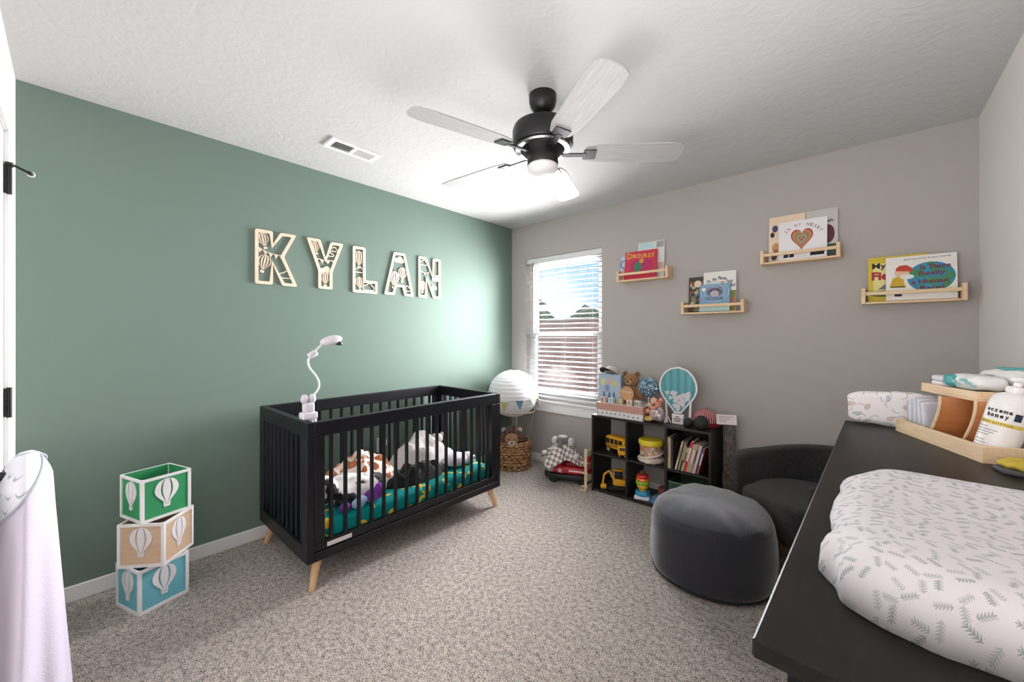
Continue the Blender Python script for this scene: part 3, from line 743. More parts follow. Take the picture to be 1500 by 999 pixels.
N_ = [(0, 0), (.085, 0), (.085, .17), (.155, 0), (.234, 0), (.234, .352), (.15, .352), (.15, .19), (.082, .352), (0, .352)]
t = letter('N', N_, 2.149, 1.611)
letter_cloud(t, .05, .295, .08); letter_balloon(t, .043, .06, .085); bunting(t, .012, .24, .12, .235, 3, .02, .02); bunting(t, .13, .22, .225, .215, 2, .01, .02); letter_cloud(t, .18, .17, .075, True); letter_cloud(t, .165, .09, .065, True, -1)
# ================================================================ WALL BOOK SHELVES AND BOOKS
pine = wood('pale_pine', (224, 192, 150), (236, 208, 170), 0, .5)
ink = mat('black_ink', (30, 26, 28), .6, 0); navy_ink = mat('navy_ink', (34, 44, 74), .6, 0); red_ink = mat('red_ink', (168, 42, 52), .6, 0)
gold_ink = mat('yellow_ink', (238, 186, 60), .6, 0); white_ink = mat('white_ink', (240, 238, 236), .6, 0); maroon_ink = mat('maroon_ink', (120, 32, 58), .6, 0)
page_m = m_stripes('page_edges', (236, 230, 218), (214, 206, 192), 900, 1, .5, .8)
def shelf(label, x0, x1, z0):
    t = thing('wall_book_shelf', label, 'wall shelf', ((x0+x1)/2, LY, z0), 0, 'pine wall shelves'); w = (x1-x0)/2
    for s in (-1, 1):
        b = bm_(); bx(b, s*w-(.02 if s > 0 else 0), s*w+(.02 if s < 0 else 0), -.115, -.002, 0, .092, .003); obj('side', b, pine, t, smooth=False)
    b = bm_(); bx(b, -w+.02, w-.02, -.112, -.002, 0, .012, .002); obj('bottom_board', b, pine, t, smooth=False)
    b = bm_(); bx(b, -w+.02, w-.02, -.112, -.098, .05, .07, .002); obj('front_rail', b, pine, t, smooth=False)
shelf('pine wall shelf nearest the window, holding a red book', 1.29, 1.72, 1.735)
shelf('lowest middle pine wall shelf, holding a blue hippo book', 1.82, 2.24, 1.443)
shelf('highest pine wall shelf, holding a white heart book', 2.335, 2.75, 1.758)
shelf('pine wall shelf nearest the right corner, holding a yellow book', 2.843, 3.256, 1.466)
def book(label, cm, x0, x1, z, h, y, th=.009, tilt=None, roll=0, group='picture books on the wall shelves'):
    if tilt is None: tilt = .05 if y > 3.33 else .08 if y > 3.315 else .13
    w = x1-x0; t = thing('picture_book', label, 'book', ((x0+x1)/2, y, z+.003+abs(roll)*w/2), (-tilt, roll, 0), group)
    b = bm_(); bx(b, -w/2, w/2, -th/2, -th/2+.0016, 0, h); bx(b, -w/2, w/2, th/2-.0016, th/2, 0, h); bx(b, -w/2, -w/2+.0016, -th/2+.0016, th/2-.0016, 0, h)
    obj('cover', b, cm, t, smooth=False)
    obj('pages', bx(bm_(), -w/2+.0017, w/2-.003, -th/2+.0018, th/2-.0018, .003, h-.003), page_m, t, smooth=False)
    t['f'] = -th/2; return t, -th/2-.0002, w, h
def pic(bk, name, poly, m, x, z, lift=0, label=None):
    return obj(name, flat_mesh(poly if isinstance(poly[0], list) else [poly], .0005), m, bk[0], (x, bk[1]-lift*.0005, z), WALLY, False, label)
def ell(a, b_, n=28, c=(0, 0)): return [(c[0]+a*cos(2*pi*k/n), c[1]+b_*sin(2*pi*k/n)) for k in range(n)]
def rect(w, h): return [(-w/2, -h/2), (w/2, -h/2), (w/2, h/2), (-w/2, h/2)]
def wr(bk, s, m, x, z, w, h, ang=0, lift=1, **k): txt(s, m, bk[0], (x, bk[1]-lift*.0005, z), (R(90), -ang, 0), w, h, **k)
zf = 1.748
bk = book('tall white picture book with a striped corner behind the red book', mat('white_cover', (226, 224, 222), .5, .02), 1.44, 1.66, zf, .305, 3.338)
pic(bk, 'stripe_patch', rect(.06, .05), m_stripes('zebra_stripes', (40, 60, 80), (226, 224, 222), 90), .075, .275); pic(bk, 'sky_band', rect(.13, .05), mat('mint_blue_print', (186, 216, 220), .6, .1), -.04, .275)
pic(bk, 'pink_band', rect(.05, .05), mat('pale_pink_print', (214, 170, 160), .6, .1), .08, .10)
bk = book('light blue and pink picture book at the left of the red book', mat('light_blue_cover', (196, 212, 226), .5, .05), 1.295, 1.47, zf, .205, 3.320)
pic(bk, 'blue_ring', [ell(.035, .04), ell(.02, .024)], mat('mid_blue_print', (110, 150, 196), .6, 0), -.06, .14); pic(bk, 'pink_patch', ell(.03, .05), mat('pink_print', (220, 160, 186), .6, 0), -.05, .06)
bk = book('red picture book with yellow capital lettering on its cover', mat('crimson_cover', (196, 46, 72), .45, .06), 1.338, 1.612, zf, .236, 3.292)
for i, ch in enumerate('CORDUROY'): wr(bk, ch, gold_ink, -.108+i*.0305, .200-.004*i+.002*i, .030 if ch == 'C' else .024, .056 if ch == 'C' else .036+.004*(i == 7), R(4))
pic(bk, 'magenta_patch', ell(.1, .06), mat('magenta_print', (178, 36, 96), .6, .1), .01, .11); pic(bk, 'green_figure', ell(.03, .045), mat('green_print', (44, 128, 84), .6, .05), -.02, .10, 1)
pic(bk, 'tan_figure', ell(.02, .02), mat('tan_print', (200, 150, 70), .6, .05), .01, .15, 1)
zf = 1.456
bk = book('dark colourful picture book at the left of the lowest wall shelf', mat('dark_olive_cover', (62, 58, 46), .5, .1), 1.848, 2.02, zf, .268, 3.336)
pic(bk, 'collage', rect(.15, .225), m_collage('dark_collage', [(40, 44, 40), (60, 110, 120), (150, 60, 50), (70, 66, 50), (186, 176, 150), (30, 34, 50), (120, 130, 70)], 45), 0, .122)
pic(bk, 'moon_face', ell(.026, .026), mat('moon_print', (222, 210, 180), .6, .05), -.02, .215, 1)
bk = book('tall white picture book with dark curved title on the lowest wall shelf', mat('ivory_cover', (232, 230, 224), .5, .02), 1.957, 2.176, zf, .295, 3.318)
for s, x, z, w, a in (('Oh,', -.072, .225, .03, .15), ('the', -.035, .240, .028, .1), ('Places', .018, .245, .052, -.08), ("You'll", .062, .220, .045, -.25), ('Go!', .085, .190, .036, -.05)): wr(bk, s, navy_ink, x, z, w, .024, a)
pic(bk, 'green_band', rect(.216, .05), mat('meadow_green_print', (128, 140, 76), .6, .1), 0, .125); pic(bk, 'orange_band', rect(.216, .05), mat('rust_print', (176, 112, 84), .6, .1), 0, .075); pic(bk, 'olive_band', rect(.216, .048), mat('mustard_print', (150, 130, 60), .6, .1), 0, .026)
pic(bk, 'yellow_blob', ell(.012, .018), mat('amber_print', (214, 160, 70), .6, 0), .02, .205, 1)
bk = book('blue picture book with a hippo head in rippling water', mat('pond_blue_cover', (122, 160, 190), .45, .08), 1.938, 2.142, zf, .205, 3.292)
for k in range(4, 0, -1): pic(bk, 'ripple', [ell(.024*k, .019*k, 36), ell(.024*k-.004, .019*k-.003, 36)], mat('ripple_print', (176, 200, 216), .6, 0), .0, .145)
hp = pic(bk, 'hippo_head', ell(.052, .032), mat('hippo_grey_print', (104, 98, 116), .6, .1), .0, .142, 1)
for x, z, r, m in ((-.034, .172, .013, 'p'), (.034, .172, .013, 'p'), (0, .130, .03, 'w')): pic(bk, 'hippo_part', ell(r, r*.8), mat('hippo_pink_print', (170, 128, 132), .6, .05) if m == 'p' else mat('hippo_pale_print', (186, 178, 188), .6, .05), x, z, 2)
for x in (-.024, .024): pic(bk, 'eye', ell(.005, .005), ink, x, .156, 3)
wr(bk, 'FIONA', ink, 0, .094, .12, .023, off=.0); pic(bk, 'mint_band', rect(.2, .05), mat('mint_print', (186, 212, 206), .6, .05), 0, .027); pic(bk, 'seal', rect(.022, .022), white_ink, -.075, .165, 1)
zf = 1.771
bk = book('cream picture book behind the heart book', mat('cream_cover', (236, 212, 184), .5, .06), 2.372, 2.572, zf, .310, 3.337)
for x, z, r, c in ((-.065, .23, .016, (70, 64, 120)), (-.08, .19, .012, (40, 36, 40)), (-.06, .10, .022, (206, 150, 96)), (-.07, .04, .016, (60, 60, 66)), (-.06, .07, .014, (170, 110, 80))): pic(bk, 'splash', ell(r, r*1.5), mat('splash_%d' % c[0], c, .6, 0), x, z)
bk = book('pale grey picture book with a dark red cat at the right of the heart book', mat('pale_grey_cover', (200, 196, 190), .5, .03), 2.576, 2.735, zf, .312, 3.337)
pic(bk, 'cat_shape', ell(.034, .06), mat('dark_maroon_print', (92, 34, 44), .6, .1), .03, .15); pic(bk, 'green_band', rect(.155, .05), mat('deep_green_print', (48, 96, 66), .6, .1), 0, .06); pic(bk, 'grey_band', rect(.155, .034), mat('slate_print', (80, 84, 92), .6, .1), 0, .018)
wr(bk, 'nah', ink, .035, .235, .04, .02)
bk = book('white picture book with nested heart on the highest wall shelf', mat('bright_white_cover', (238, 236, 238), .45, .01), 2.432, 2.684, zf, .262, 3.30, .012)
def heart(s, n=40):
    o = []
    for k in range(n):
        t = 2*pi*k/n; o.append((s*.88*sin(t)**3, 1.18*s*(.8125*cos(t)-.3125*cos(2*t)-.125*cos(3*t)-.0625*cos(4*t))))
    return o[::-1]
for k, (s, c) in enumerate(((.066, (176, 44, 52)), (.058, (204, 132, 90)), (.048, (140, 150, 90)), (.041, (196, 110, 90)), (.034, (130, 150, 110)), (.026, (214, 180, 150)), (.02, (50, 60, 54)), (.014, (208, 190, 170)), (.009, (176, 44, 52)))):
    pic(bk, 'heart', heart(s), mat('heart_%d' % k, c, .6, .05), -.002, .142-.0012*k, k*.3)
for i, ch in enumerate('IN MY HEART'):
    if ch != ' ':
        a = R(52-i*11.5); wr(bk, ch, red_ink if i < 6 else maroon_ink, -.002-.108*sin(a), .132+.1*cos(a), .004 if ch == 'I' else .013, .02, a*.8, off=.0)
for x in (-.085, -.055, .055, .08, .1): pic(bk, 'black_print', [(-.014, 0), (.012, 0), (.014, .02), (-.002, .03), (-.012, .018)], ink, x, .018)
zf = 1.479
bk = book('yellow picture book partly hidden behind the white globe book', mat('yellow_cover', (216, 190, 54), .5, .05), 2.874, 3.12, zf, .262, 3.325, .012)
pic(bk, 'pale_panel', rect(.2, .19), mat('pale_yellow_print', (232, 222, 150), .6, .08), 0, .128)
wr(bk, 'My', ink, -.075, .205, .06, .045); wr(bk, 'Fie', red_ink, -.07, .15, .075, .05, off=.05)
pic(bk, 'grass', ell(.09, .02), mat('grass_green_print', (92, 128, 56), .6, .1), -.03, .045, 1); pic(bk, 'grey_hill', [(-.03, 0), (.03, 0), (.01, .04)], mat('slate_blue_print', (110, 122, 116), .6, .1), -.05, .07, 1)
bk = book('white picture book with blue green globe and maroon lettering', mat('white_gloss_cover', (236, 232, 226), .4, .01), 2.95, 3.226, zf, .25, 3.29, .012)
g = G('globe_print'); gc = g.co(); _M['globe'] = g.fin(g.mix(g.rng(g.noise(gc, 22, 2), .47, .53), lin((46, 136, 176)), lin((64, 134, 92))), .5)
pic(bk, 'globe', ell(.092, .084, 44), _M['globe'], .04, .125)
wr(bk, 'Is There', maroon_ink, .058, .182, .115, .028, .03, 2); wr(bk, 'Really', maroon_ink, .045, .143, .10, .03, .02, 2); wr(bk, 'a Human', maroon_ink, .035, .101, .14, .025, .02, 2); wr(bk, 'Race?', maroon_ink, .045, .064, .09, .024, .02, 2)
wr(bk, 'Jamie Lee Curtis & Laura Cornell', ink, .025, .232, .18, .011, .02, 1, off=.0)
for nm, pl, c, x, z, l in (('yellow_shirt', [(-.035, 0), (.03, -.004), (.02, .05), (.0, .06), (-.022, .052)], (206, 170, 40), -.088, .075, 1), ('face', ell(.03, .026), (232, 190, 160), -.072, .156, 2), ('red_cap', [(-.032, 0), (.036, -.008), (.034, .014), (.012, .032), (-.016, .03), (-.03, .016)], (196, 66, 40), -.066, .168, 3), ('sleeve', ell(.028, .014), (232, 232, 230), -.052, .132, 3), ('dark_shoes', rect(.03, .014), (34, 44, 70), -.088, .028, 1), ('belt', rect(.06, .006), (40, 36, 36), -.088, .076, 2)):
    pic(bk, nm, pl, mat('print_'+nm, c, .6, .05), x, z, l)

# ================================================================ CUBE SHELF
espresso = mat('espresso_laminate', (33, 28, 29), .4, .12, 12)
cs = thing('cube_shelf', 'dark espresso six cube shelf against the grey wall', 'shelf', (1.63, 3.345, 0)); SW, SD, SH, tk = .457, .305, .628, .016
def panel(name, *a): b = bm_(); bx(b, *a); b2 = obj(name, b, espresso, cs, smooth=False); return b2
panel('top', -SW, SW, -SD, 0, SH-tk, SH); panel('bottom', -SW+tk, SW-tk, -SD, 0, .012, .012+tk)
panel('side', -SW, -SW+tk, -SD, 0, 0, SH-tk); panel('side', SW-tk, SW, -SD, 0, 0, SH-tk)
dv = (-.152, .152)
for x in dv: panel('divider', x-tk/2, x+tk/2, -SD, 0, .028, SH-tk)
edges_ = [-SW+tk, dv[0]-tk/2, dv[0]+tk/2, dv[1]-tk/2, dv[1]+tk/2, SW-tk]
for k in range(3): panel('cube_shelf_board', edges_[2*k], edges_[2*k+1], -SD+.002, 0, .305, .305+tk)
for z0, z1 in ((.028, .305), (.321, SH-tk)): panel('back_panel', edges_[4], edges_[5], -.006, -.001, z0, z1)
Z1, Z2, ZT = .028, .321, SH          # levels of lower cubes, upper cubes, top
tyre = mat('black_tyre', (26, 26, 27), .8, .1); bus_y = mat('bus_yellow', (230, 168, 34), .4, .04); dkglass = mat('dark_window', (40, 36, 34), .3, 0)
def wheel(parent, loc, r, w, hub):
    b = bm_(); lathe(b, [(r*.55, -w/2), (r*.92, -w/2), (r, -w*.3), (r, w*.3), (r*.92, w/2), (r*.55, w/2)], 20); bmesh.ops.rotate(b, verts=b.verts, matrix=Matrix.Rotation(R(90), 3, 'X'))
    o = obj('wheel', b, tyre, parent, loc)
    b = bm_(); lathe(b, [(r*.58, -w*.52), (r*.58, w*.52)], 16); bmesh.ops.rotate(b, verts=b.verts, matrix=Matrix.Rotation(R(90), 3, 'X')); obj('hub', b, hub, o)
bus = thing('toy_school_bus', 'yellow toy school bus in the upper left cube', 'toy bus', (1.345, 3.17, Z2), R(-12))
b = bm_(); rprism(b, sq(.098, .048, 32, 7), .028, .135, .018); obj('body', b, bus_y, bus)
b = bm_(); bx(b, -.1, .1, -.0495, -.0475, .055, .06); obj('side_stripe', b, tyre, bus, smooth=False)
for k in range(4): obj('window', bx(bm_(), -.082+.042*k, -.05+.042*k, -.051, -.046, .072, .112), dkglass, bus, smooth=False)
obj('end_window', bx(bm_(), -.1005, -.096, -.032, .032, .072, .112), dkglass, bus, smooth=False)
for x in (-.06, .055):
    for y in (-.043, .043): wheel(bus, (x, y, .024), .024, .016, mat('hub_grey', (190, 170, 120), .4, 0))
sb = thing('yellow_block_truck', 'small yellow toy van in front of the school bus', 'toy van', (1.425, 3.085, Z2), R(20))
b = bm_(); rprism(b, sq(.035, .022, 24, 6), .012, .085, .01); obj('body', b, bus_y, sb)
obj('windshield', bx(bm_(), -.022, .022, -.0235, -.02, .05, .072), dkglass, sb, smooth=False)
for x in (-.02, .02):
    for y in (-.018, .018): wheel(sb, (x, y, .011), .011, .01, bus_y)
# excavator
ex = thing('toy_excavator', 'yellow and black toy excavator in the lower left cube', 'toy excavator', (1.36, 3.15, Z1), R(25))
for s in (-1, 1): b = bm_(); rprism(b, [(p[0], p[1]+s*.04) for p in sq(.085, .017, 24, 5)], 0, .036, .012); obj('track', b, tyre, ex)
b = bm_(); box(b, (.015, 0, .06), (.12, .085, .05), .008); obj('chassis', b, bus_y, ex)
b = bm_(); box(b, (.0, .012, .115), (.06, .05, .065), .008); obj('cab', b, mat('toy_black', (28, 26, 26), .4, .1), ex)
b = bm_(); box(b, (.0, .012, .153), (.075, .065, .012), .004); obj('cab_roof', b, bus_y, ex)
b = bm_(); tube(b, [(-.03, -.025, .08), (-.075, -.025, .15), (-.115, -.025, .115)], .011, 8); tube(b, [(-.115, -.025, .115), (-.125, -.025, .045)], .008, 8); obj('arm', b, bus_y, ex)
b = bm_(); box(b, (-.118, -.025, .022), (.05, .05, .035), .008); obj('bucket', b, bus_y, ex)
# drum toy
dr = thing('toy_drum', 'toy drum with yellow rim and cloth wrap in the upper middle cube', 'toy drum', (1.637, 3.135, Z2))
obj('shell', lathe(bm_(), [(.07, .01), (.082, .03), (.084, .12), (.08, .135)], 32), m_collage('drum_collage', [(210, 190, 176), (60, 110, 120), (208, 120, 80), (220, 206, 196), (200, 150, 120), (190, 160, 140)], 38), dr)
obj('rim', lathe(bm_(), [(.085, .125), (.093, .132), (.094, .155), (.088, .166), (.07, .168), (.0, .166)], 36), mat('lemon_plastic', (224, 204, 44), .4, .03), dr)
b = bm_(); lathe(b, [(.072, 0), (.096, .004), (.098, .02), (.086, .036), (.08, .04)], 36); lump(b, .006, 30, 2); obj('cloth_base', b, mat('cream_cloth', (216, 200, 186), .9, .08), dr)
tube_b = bm_(); tube(tube_b, [(.085*cos(a), .085*sin(a)*1.04, .03+.045*(1+sin(a*1.0+1))/2) for a in [R(-150+12*k) for k in range(16)]], .009, 8); obj('sash', tube_b, mat('cream_cloth', (216, 200, 186), .9, .08), dr)
# ring stacker
rs = thing('ring_stacker', 'rainbow ring stacking toy in the lower middle cube', 'stacking toy', (1.578, 3.115, Z1), R(15))
b = bm_(); rprism(b, sq(.058, .058, 28, 8), 0, .022, .006); obj('base', b, white_plastic, rs)
z = .022
for c, r, hgt in (((60, 160, 206), .056, .036), ((226, 184, 48), .03, .024), ((236, 176, 52), .046, .024), ((130, 196, 62), .053, .026), ((240, 140, 50), .05, .022), ((222, 62, 48), .046, .026)):
    obj('ring', lathe(bm_(), [(r*.5, z), (r*.9, z), (r, z+hgt*.3), (r, z+hgt*.7), (r*.9, z+hgt), (r*.5, z+hgt)], 28), mat('ring_%d_%d' % (c[0], c[1]), c, .35, .02), rs); z += hgt
obj('knob', ball(bm_(), (0, 0, z+.014), (.022, .022, .02), 16), mat('toy_brown', (120, 80, 50), .5, .1), rs)
rb = thing('rainbow_stacker', 'blue wooden rainbow toy beside the ring stacker', 'toy', (1.712, 3.09, Z1), R(10))
for k, c in enumerate(((70, 120, 160), (104, 152, 184), (150, 190, 210))):
    ro, ri = .062-.018*k, .046-.018*k
    pl = [(ro*cos(pi*i/14), ro*sin(pi*i/14)) for i in range(15)]+[(ri*cos(pi*i/14), ri*sin(pi*i/14)) for i in range(14, -1, -1)]
    obj('arch', flat_mesh([pl], .04), mat('rainbow_%d' % k, c, .5, .05), rb, (0, .02, 0), WALLY, False)
b = bm_(); box(b, (0, 0, .04), (.10, .07, .08), .004); wb = tag(obj('red_wooden_box', b, wood('red_brown_wood', (120, 62, 52), (140, 78, 64), 0), None, (1.715, 3.23, Z1)), 'red brown wooden box behind the blue rainbow toy', 'box')
# green bin
gb = thing('green_bin', 'dark green fabric bin in the lower right cube', 'bin', (1.925, 3.175, Z1))
gm = mat('dark_green_fabric', (52, 78, 62), .85, .1, bump=.2)
b = bm_(); w = .128
for x0, x1, y0, y1 in ((-w, w, -.125, -.12), (-w, w, .12, .125), (-w, -w+.005, -.12, .12), (w-.005, w, -.12, .12)): bx(b, x0, x1, y0, y1, 0, .2)
bx(b, -w+.005, w-.005, -.12, .12, 0, .005); obj('bin_body', b, gm, gb, smooth=False)
b = bm_(); tube(b, [(-w, -.1225, .2), (w, -.1225, .2)], .004, 6); tube(b, [(-w, .1225, .2), (w, .1225, .2)], .004, 6); obj('rim', b, mat('rim_green', (110, 132, 116), .8, .05), gb)
# spine-out books
spec = [('tan', (204, 160, 96), .010, .225, 0), ('cream', (222, 200, 160), .007, .222, 0), ('slate blue', (70, 90, 120), .008, .226, 0), ('dark brown', (54, 40, 36), .009, .215, 0),
        ('pale cream', (226, 206, 176), .010, .215, .24), ('charcoal', (60, 58, 56), .009, .228, .24), ('light brown', (176, 140, 104), .009, .215, .24), ('black', (30, 28, 30), .010, .232, .24), ('lime green', (178, 190, 112), .013, .175, .24), ('crimson red', (196, 50, 72), .018, .222, .24), ('dusty rose', (214, 150, 146), .009, .205, .24),
        ('sage green', (160, 182, 148), .017, .205, .24), ('orange patterned', (200, 130, 96), .014, .212, .24), ('pale lilac', (206, 200, 214), .013, .205, .24), ('navy blue', (54, 76, 124), .008, .198, .24), ('brick red', (164, 70, 70), .013, .19, .24)]
x = 1.6300+dv[1]+tk/2+.002
for i, (nm, c, th, hh, lean) in enumerate(spec):
    if lean and not spec[i-1][4]: x += .010
    ex_ = th*cos(lean) if lean else th
    x += (th/cos(lean) if lean else th)+.0012
    t = thing('story_book', '%s book standing spine out in the upper right cube' % nm, 'book', (x, 3.05, Z2+.0015), (0, lean, 0), 'books in the upper right cube')
    b = bm_(); bx(b, -th, -th+.0015, 0, .16, 0, hh); bx(b, -.0015, 0, 0, .16, 0, hh); bx(b, -th+.0015, -.0015, 0, .0015, 0, hh)
    obj('cover', b, mat('book_%d' % i, c, .5, .08), t, smooth=False)
    if th > .007: obj('pages', bx(bm_(), -th+.0018, -.0018, .002, .157, .003, hh-.003), page_m, t, smooth=False)
    if th >= .010: obj('spine_print', bx(bm_(), -th+.003, -.003, -.0006, -.0001, hh*.35, hh*.8), mat('spine_pale', (226, 220, 210), .6, .1) if i % 2 else mat('spine_dark', (90, 60, 50), .6, .1), t, smooth=False)

# ---------------- on top of the cube shelf
gx = thing('gift_box', 'white bee dotted gift box with scalloped rose lid on the cube shelf', 'gift box', (1.405, 3.195, ZT)); rose = mat('rose_paper', (196, 146, 132), .6, .03)
b = bm_(); bx(b, -.198, .198, -.132, .132, 0, .1); obj('box_body', b, m_dots('bee_dots', (232, 228, 228), (96, 84, 84), 26, .2), gx, smooth=False)
b = bm_(); bx(b, -.2, .2, -.134, .134, .1, .107); obj('lid_top', b, mat('ivory_lid', (226, 214, 206), .6, .03), gx, smooth=False)
sc_ = [(-.2, .104)]
for k in range(14):
    for j in range(5): a = pi+pi*j/4; sc_.append((-.2+.0286*(k+.5)+.0143*cos(a), .058+.012*sin(a)))
sc_ += [(.2, .104)]
obj('scalloped_edge', flat_mesh([sc_], .0025), rose, gx, (0, -.1325, 0), WALLY, False)
sc2 = [(p[0]*.66, p[1]) for p in sc_]
obj('scalloped_edge', flat_mesh([sc2], .0025), rose, gx, (.1985, 0, 0), WALLX, False)
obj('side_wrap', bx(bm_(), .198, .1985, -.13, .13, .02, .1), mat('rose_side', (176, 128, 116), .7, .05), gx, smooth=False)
ZB = ZT+.107
for k, (ch, c, lc) in enumerate((('K', (226, 206, 190), (196, 80, 76)), ('Y', (206, 220, 224), (70, 130, 150)), ('L', (206, 200, 160), (150, 136, 70)), ('A', (226, 206, 186), (170, 110, 80)), ('N', (226, 222, 216), (90, 84, 80)))):
    x = (1.262, 1.331, 1.405, 1.487, 1.552)[k]
    t = thing('letter_block', 'wooden toy block with the letter %s on the gift box' % ch, 'toy block', (x, 3.088, ZB), R((-4, 3, 0, 5, -3)[k]), 'letter blocks on the gift box')
    b = bm_(); box(b, (0, 0, .022), (.043, .043, .043), .004); obj('cube', b, mat('block_%d' % k, c, .55, .06), t)
    txt(ch, mat('blockink_%d' % k, lc, .5, 0), t, (0, -.0217, .022), WALLY, .027, .03, off=.03)
bg = thing('gift_bag', 'light blue printed paper gift bag behind the letter blocks', 'gift bag', (1.285, 3.175, ZB))
b = bm_(); 
for x0, x1, y0, y1 in ((-.1, .1, -.04, -.038), (-.1, .1, .038, .04), (-.1, -.098, -.038, .038), (.098, .1, -.038, .038)): bx(b, x0, x1, y0, y1, 0, .225)
bx(b, -.098, .098, -.038, .038, 0, .002); obj('bag_body', b, mat('powder_blue_paper', (172, 188, 206), .55, .05), bg, smooth=False)
for x, z, c in ((-.06, .16, (214, 206, 150)), (.0, .17, (210, 180, 176)), (.05, .15, (212, 206, 140)), (-.02, .11, (130, 150, 180))):
    s_ = .06; o = obj('balloon_print', flat_mesh([strip(-1, 1, 8, s=s_)], .0006), mat('bagprint_%d_%d' % c[:2], c, .6, .05), bg, (x, -.0402, z-.03), WALLY, False)
for x in (-.05, .0, .04): obj('rabbit_print', flat_mesh([ell(.009, .035)], .0006), mat('bag_slate_print', (92, 104, 128), .6, .05), bg, (x, -.0402, .05), WALLY, False)
cp = thing('baby_hat', 'small cap with black brim resting on the blue gift bag', 'hat', (1.275, 3.19, ZB+.2275), (R(-22), 0, R(-15))); capm = mat('cap_cream', (206, 196, 184), .85, .05)
b = bm_(); lathe(b, [(.058, 0), (.06, .02), (.05, .045), (.025, .062), (.001, .066)], 24); obj('crown', b, capm, cp)
b = bm_(); pl = [(.062*cos(R(200+140*k/14)), .062*sin(R(200+140*k/14))) for k in range(15)]+[(.085*cos(R(340-140*k/14)), .12*sin(R(340-140*k/14))) for k in range(15)]
br = flat_mesh([pl], .005)
for v in br.verts: v.co.z += .012-.05*abs(v.co.y+.06)*.6-(v.co.x**2)*3
obj('brim', br, mat('cap_black', (30, 28, 30), .8, .1), cp); obj('button', ball(bm_(), (0, 0, .066), .007, 10), capm, cp)
# teddy
td = thing('teddy_bear', 'brown teddy bear holding a round wooden plaque on the gift box', 'teddy bear', (1.445, 3.205, ZB)); tf = m_fur('honey_brown_fur', (150, 104, 66), (186, 140, 96), 150)
b = bm_(); ball(b, (0, 0, .075), (.07, .055, .078), 26); ball(b, (0, -.01, .185), (.062, .055, .056), 26)
for s in (-1, 1): ball(b, (s*.07, -.01, .09), (.026, .028, .06), 16, Euler((0, R(s*-30), 0))); ball(b, (s*.05, -.055, .025), (.03, .05, .026), 16)
obj('body', b, tf, td)
for s in (-1, 1):
    e = obj('ear', ball(bm_(), (s*.052, 0, .235), (.024, .014, .024), 16), tf, td); obj('inner_ear', ball(bm_(), (s*.052, -.011, .235), (.015, .005, .015), 12), mat('ear_brown', (120, 80, 54), .9, .05), e)
    obj('eye', ball(bm_(), (s*.024, -.06, .198), .006, 10), ink, td)
mz = obj('muzzle', ball(bm_(), (0, -.052, .172), (.028, .024, .022), 16), m_fur('tan_fur', (196, 156, 116), (214, 178, 138), 150), td); obj('nose', ball(bm_(), (0, -.074, .18), (.01, .006, .008), 10), ink, mz)
b = lathe(bm_(), [(.001, 0), (.058, 0), (.058, .008), (.001, .008)], 32); pq = obj('plaque', b, wood('plaque_wood', (196, 148, 104), (206, 162, 118), 0), td, (0, -.08, .085), WALLY)
txt('KYLAN', mat('engraved_pale', (226, 200, 170), .6, 0), pq, (0, .012, .0082), (0, 0, 0), .07, .018)
# foil ball on a stick
fb = thing('tinsel_ball', 'shiny blue tinsel ball on a stick beside the teddy bear', 'ornament', (1.590, 3.20, ZB))
b = bm_(); ball(b, (0, 0, .142), .078, 28); lump(b, .012, 22, 3); obj('ball', b, m_foil(), fb, smooth=False)
obj('stick', tube(bm_(), [(0, 0, 0), (0, 0, .09)], .004, 8), white_plastic, fb); obj('foot', lathe(bm_(), [(.022, 0), (.022, .005), (.006, .009)], 18), white_plastic, fb)
# flowers
fl = thing('flower_bouquet', 'peach silk flower bouquet in clear wrap on the cube shelf', 'bouquet', (1.672, 3.125, ZT)); pk = mat('peach_petal', (226, 150, 122), .8, .12, 40); pk2 = mat('pale_peach_petal', (236, 186, 160), .8, .1, 40)
def rose_b(r):
    b = bm_()
    for k in range(9):
        a = k*2.4; q = r*(.25+.07*k); ball(b, (cos(a)*q*.55, sin(a)*q*.55, r*.25*(1-k/12)), (r*.5, r*.3, r*.45), 10, Euler((.3, 0, a+pi/2)))
    return b
for k, (x, y, z, r) in enumerate(((-.01, 0, .155, .036), (.025, -.02, .13, .034), (-.04, -.01, .115, .034), (.0, -.035, .10, .032), (-.055, .0, .07, .03), (.04, .015, .16, .03))): obj('rose', rose_b(r), pk if k % 2 else pk2, fl, (x, y, z), (R(50), 0, k))
b = bm_(); ball(b, (.02, -.01, .06), (.058, .05, .06), 20); lump(b, .012, 20, 9); obj('printed_wrap', b, m_collage('wrap_print', [(220, 206, 210), (196, 160, 150), (120, 110, 160), (230, 220, 216), (160, 150, 180), (206, 170, 130)], 50), fl)
b = bm_(); ball(b, (-.04, -.02, .02), (.04, .04, .02), 14); lump(b, .012, 25, 4); obj('gold_ribbon', b, mat('gold_ribbon', (206, 176, 96), .5, .15), fl)
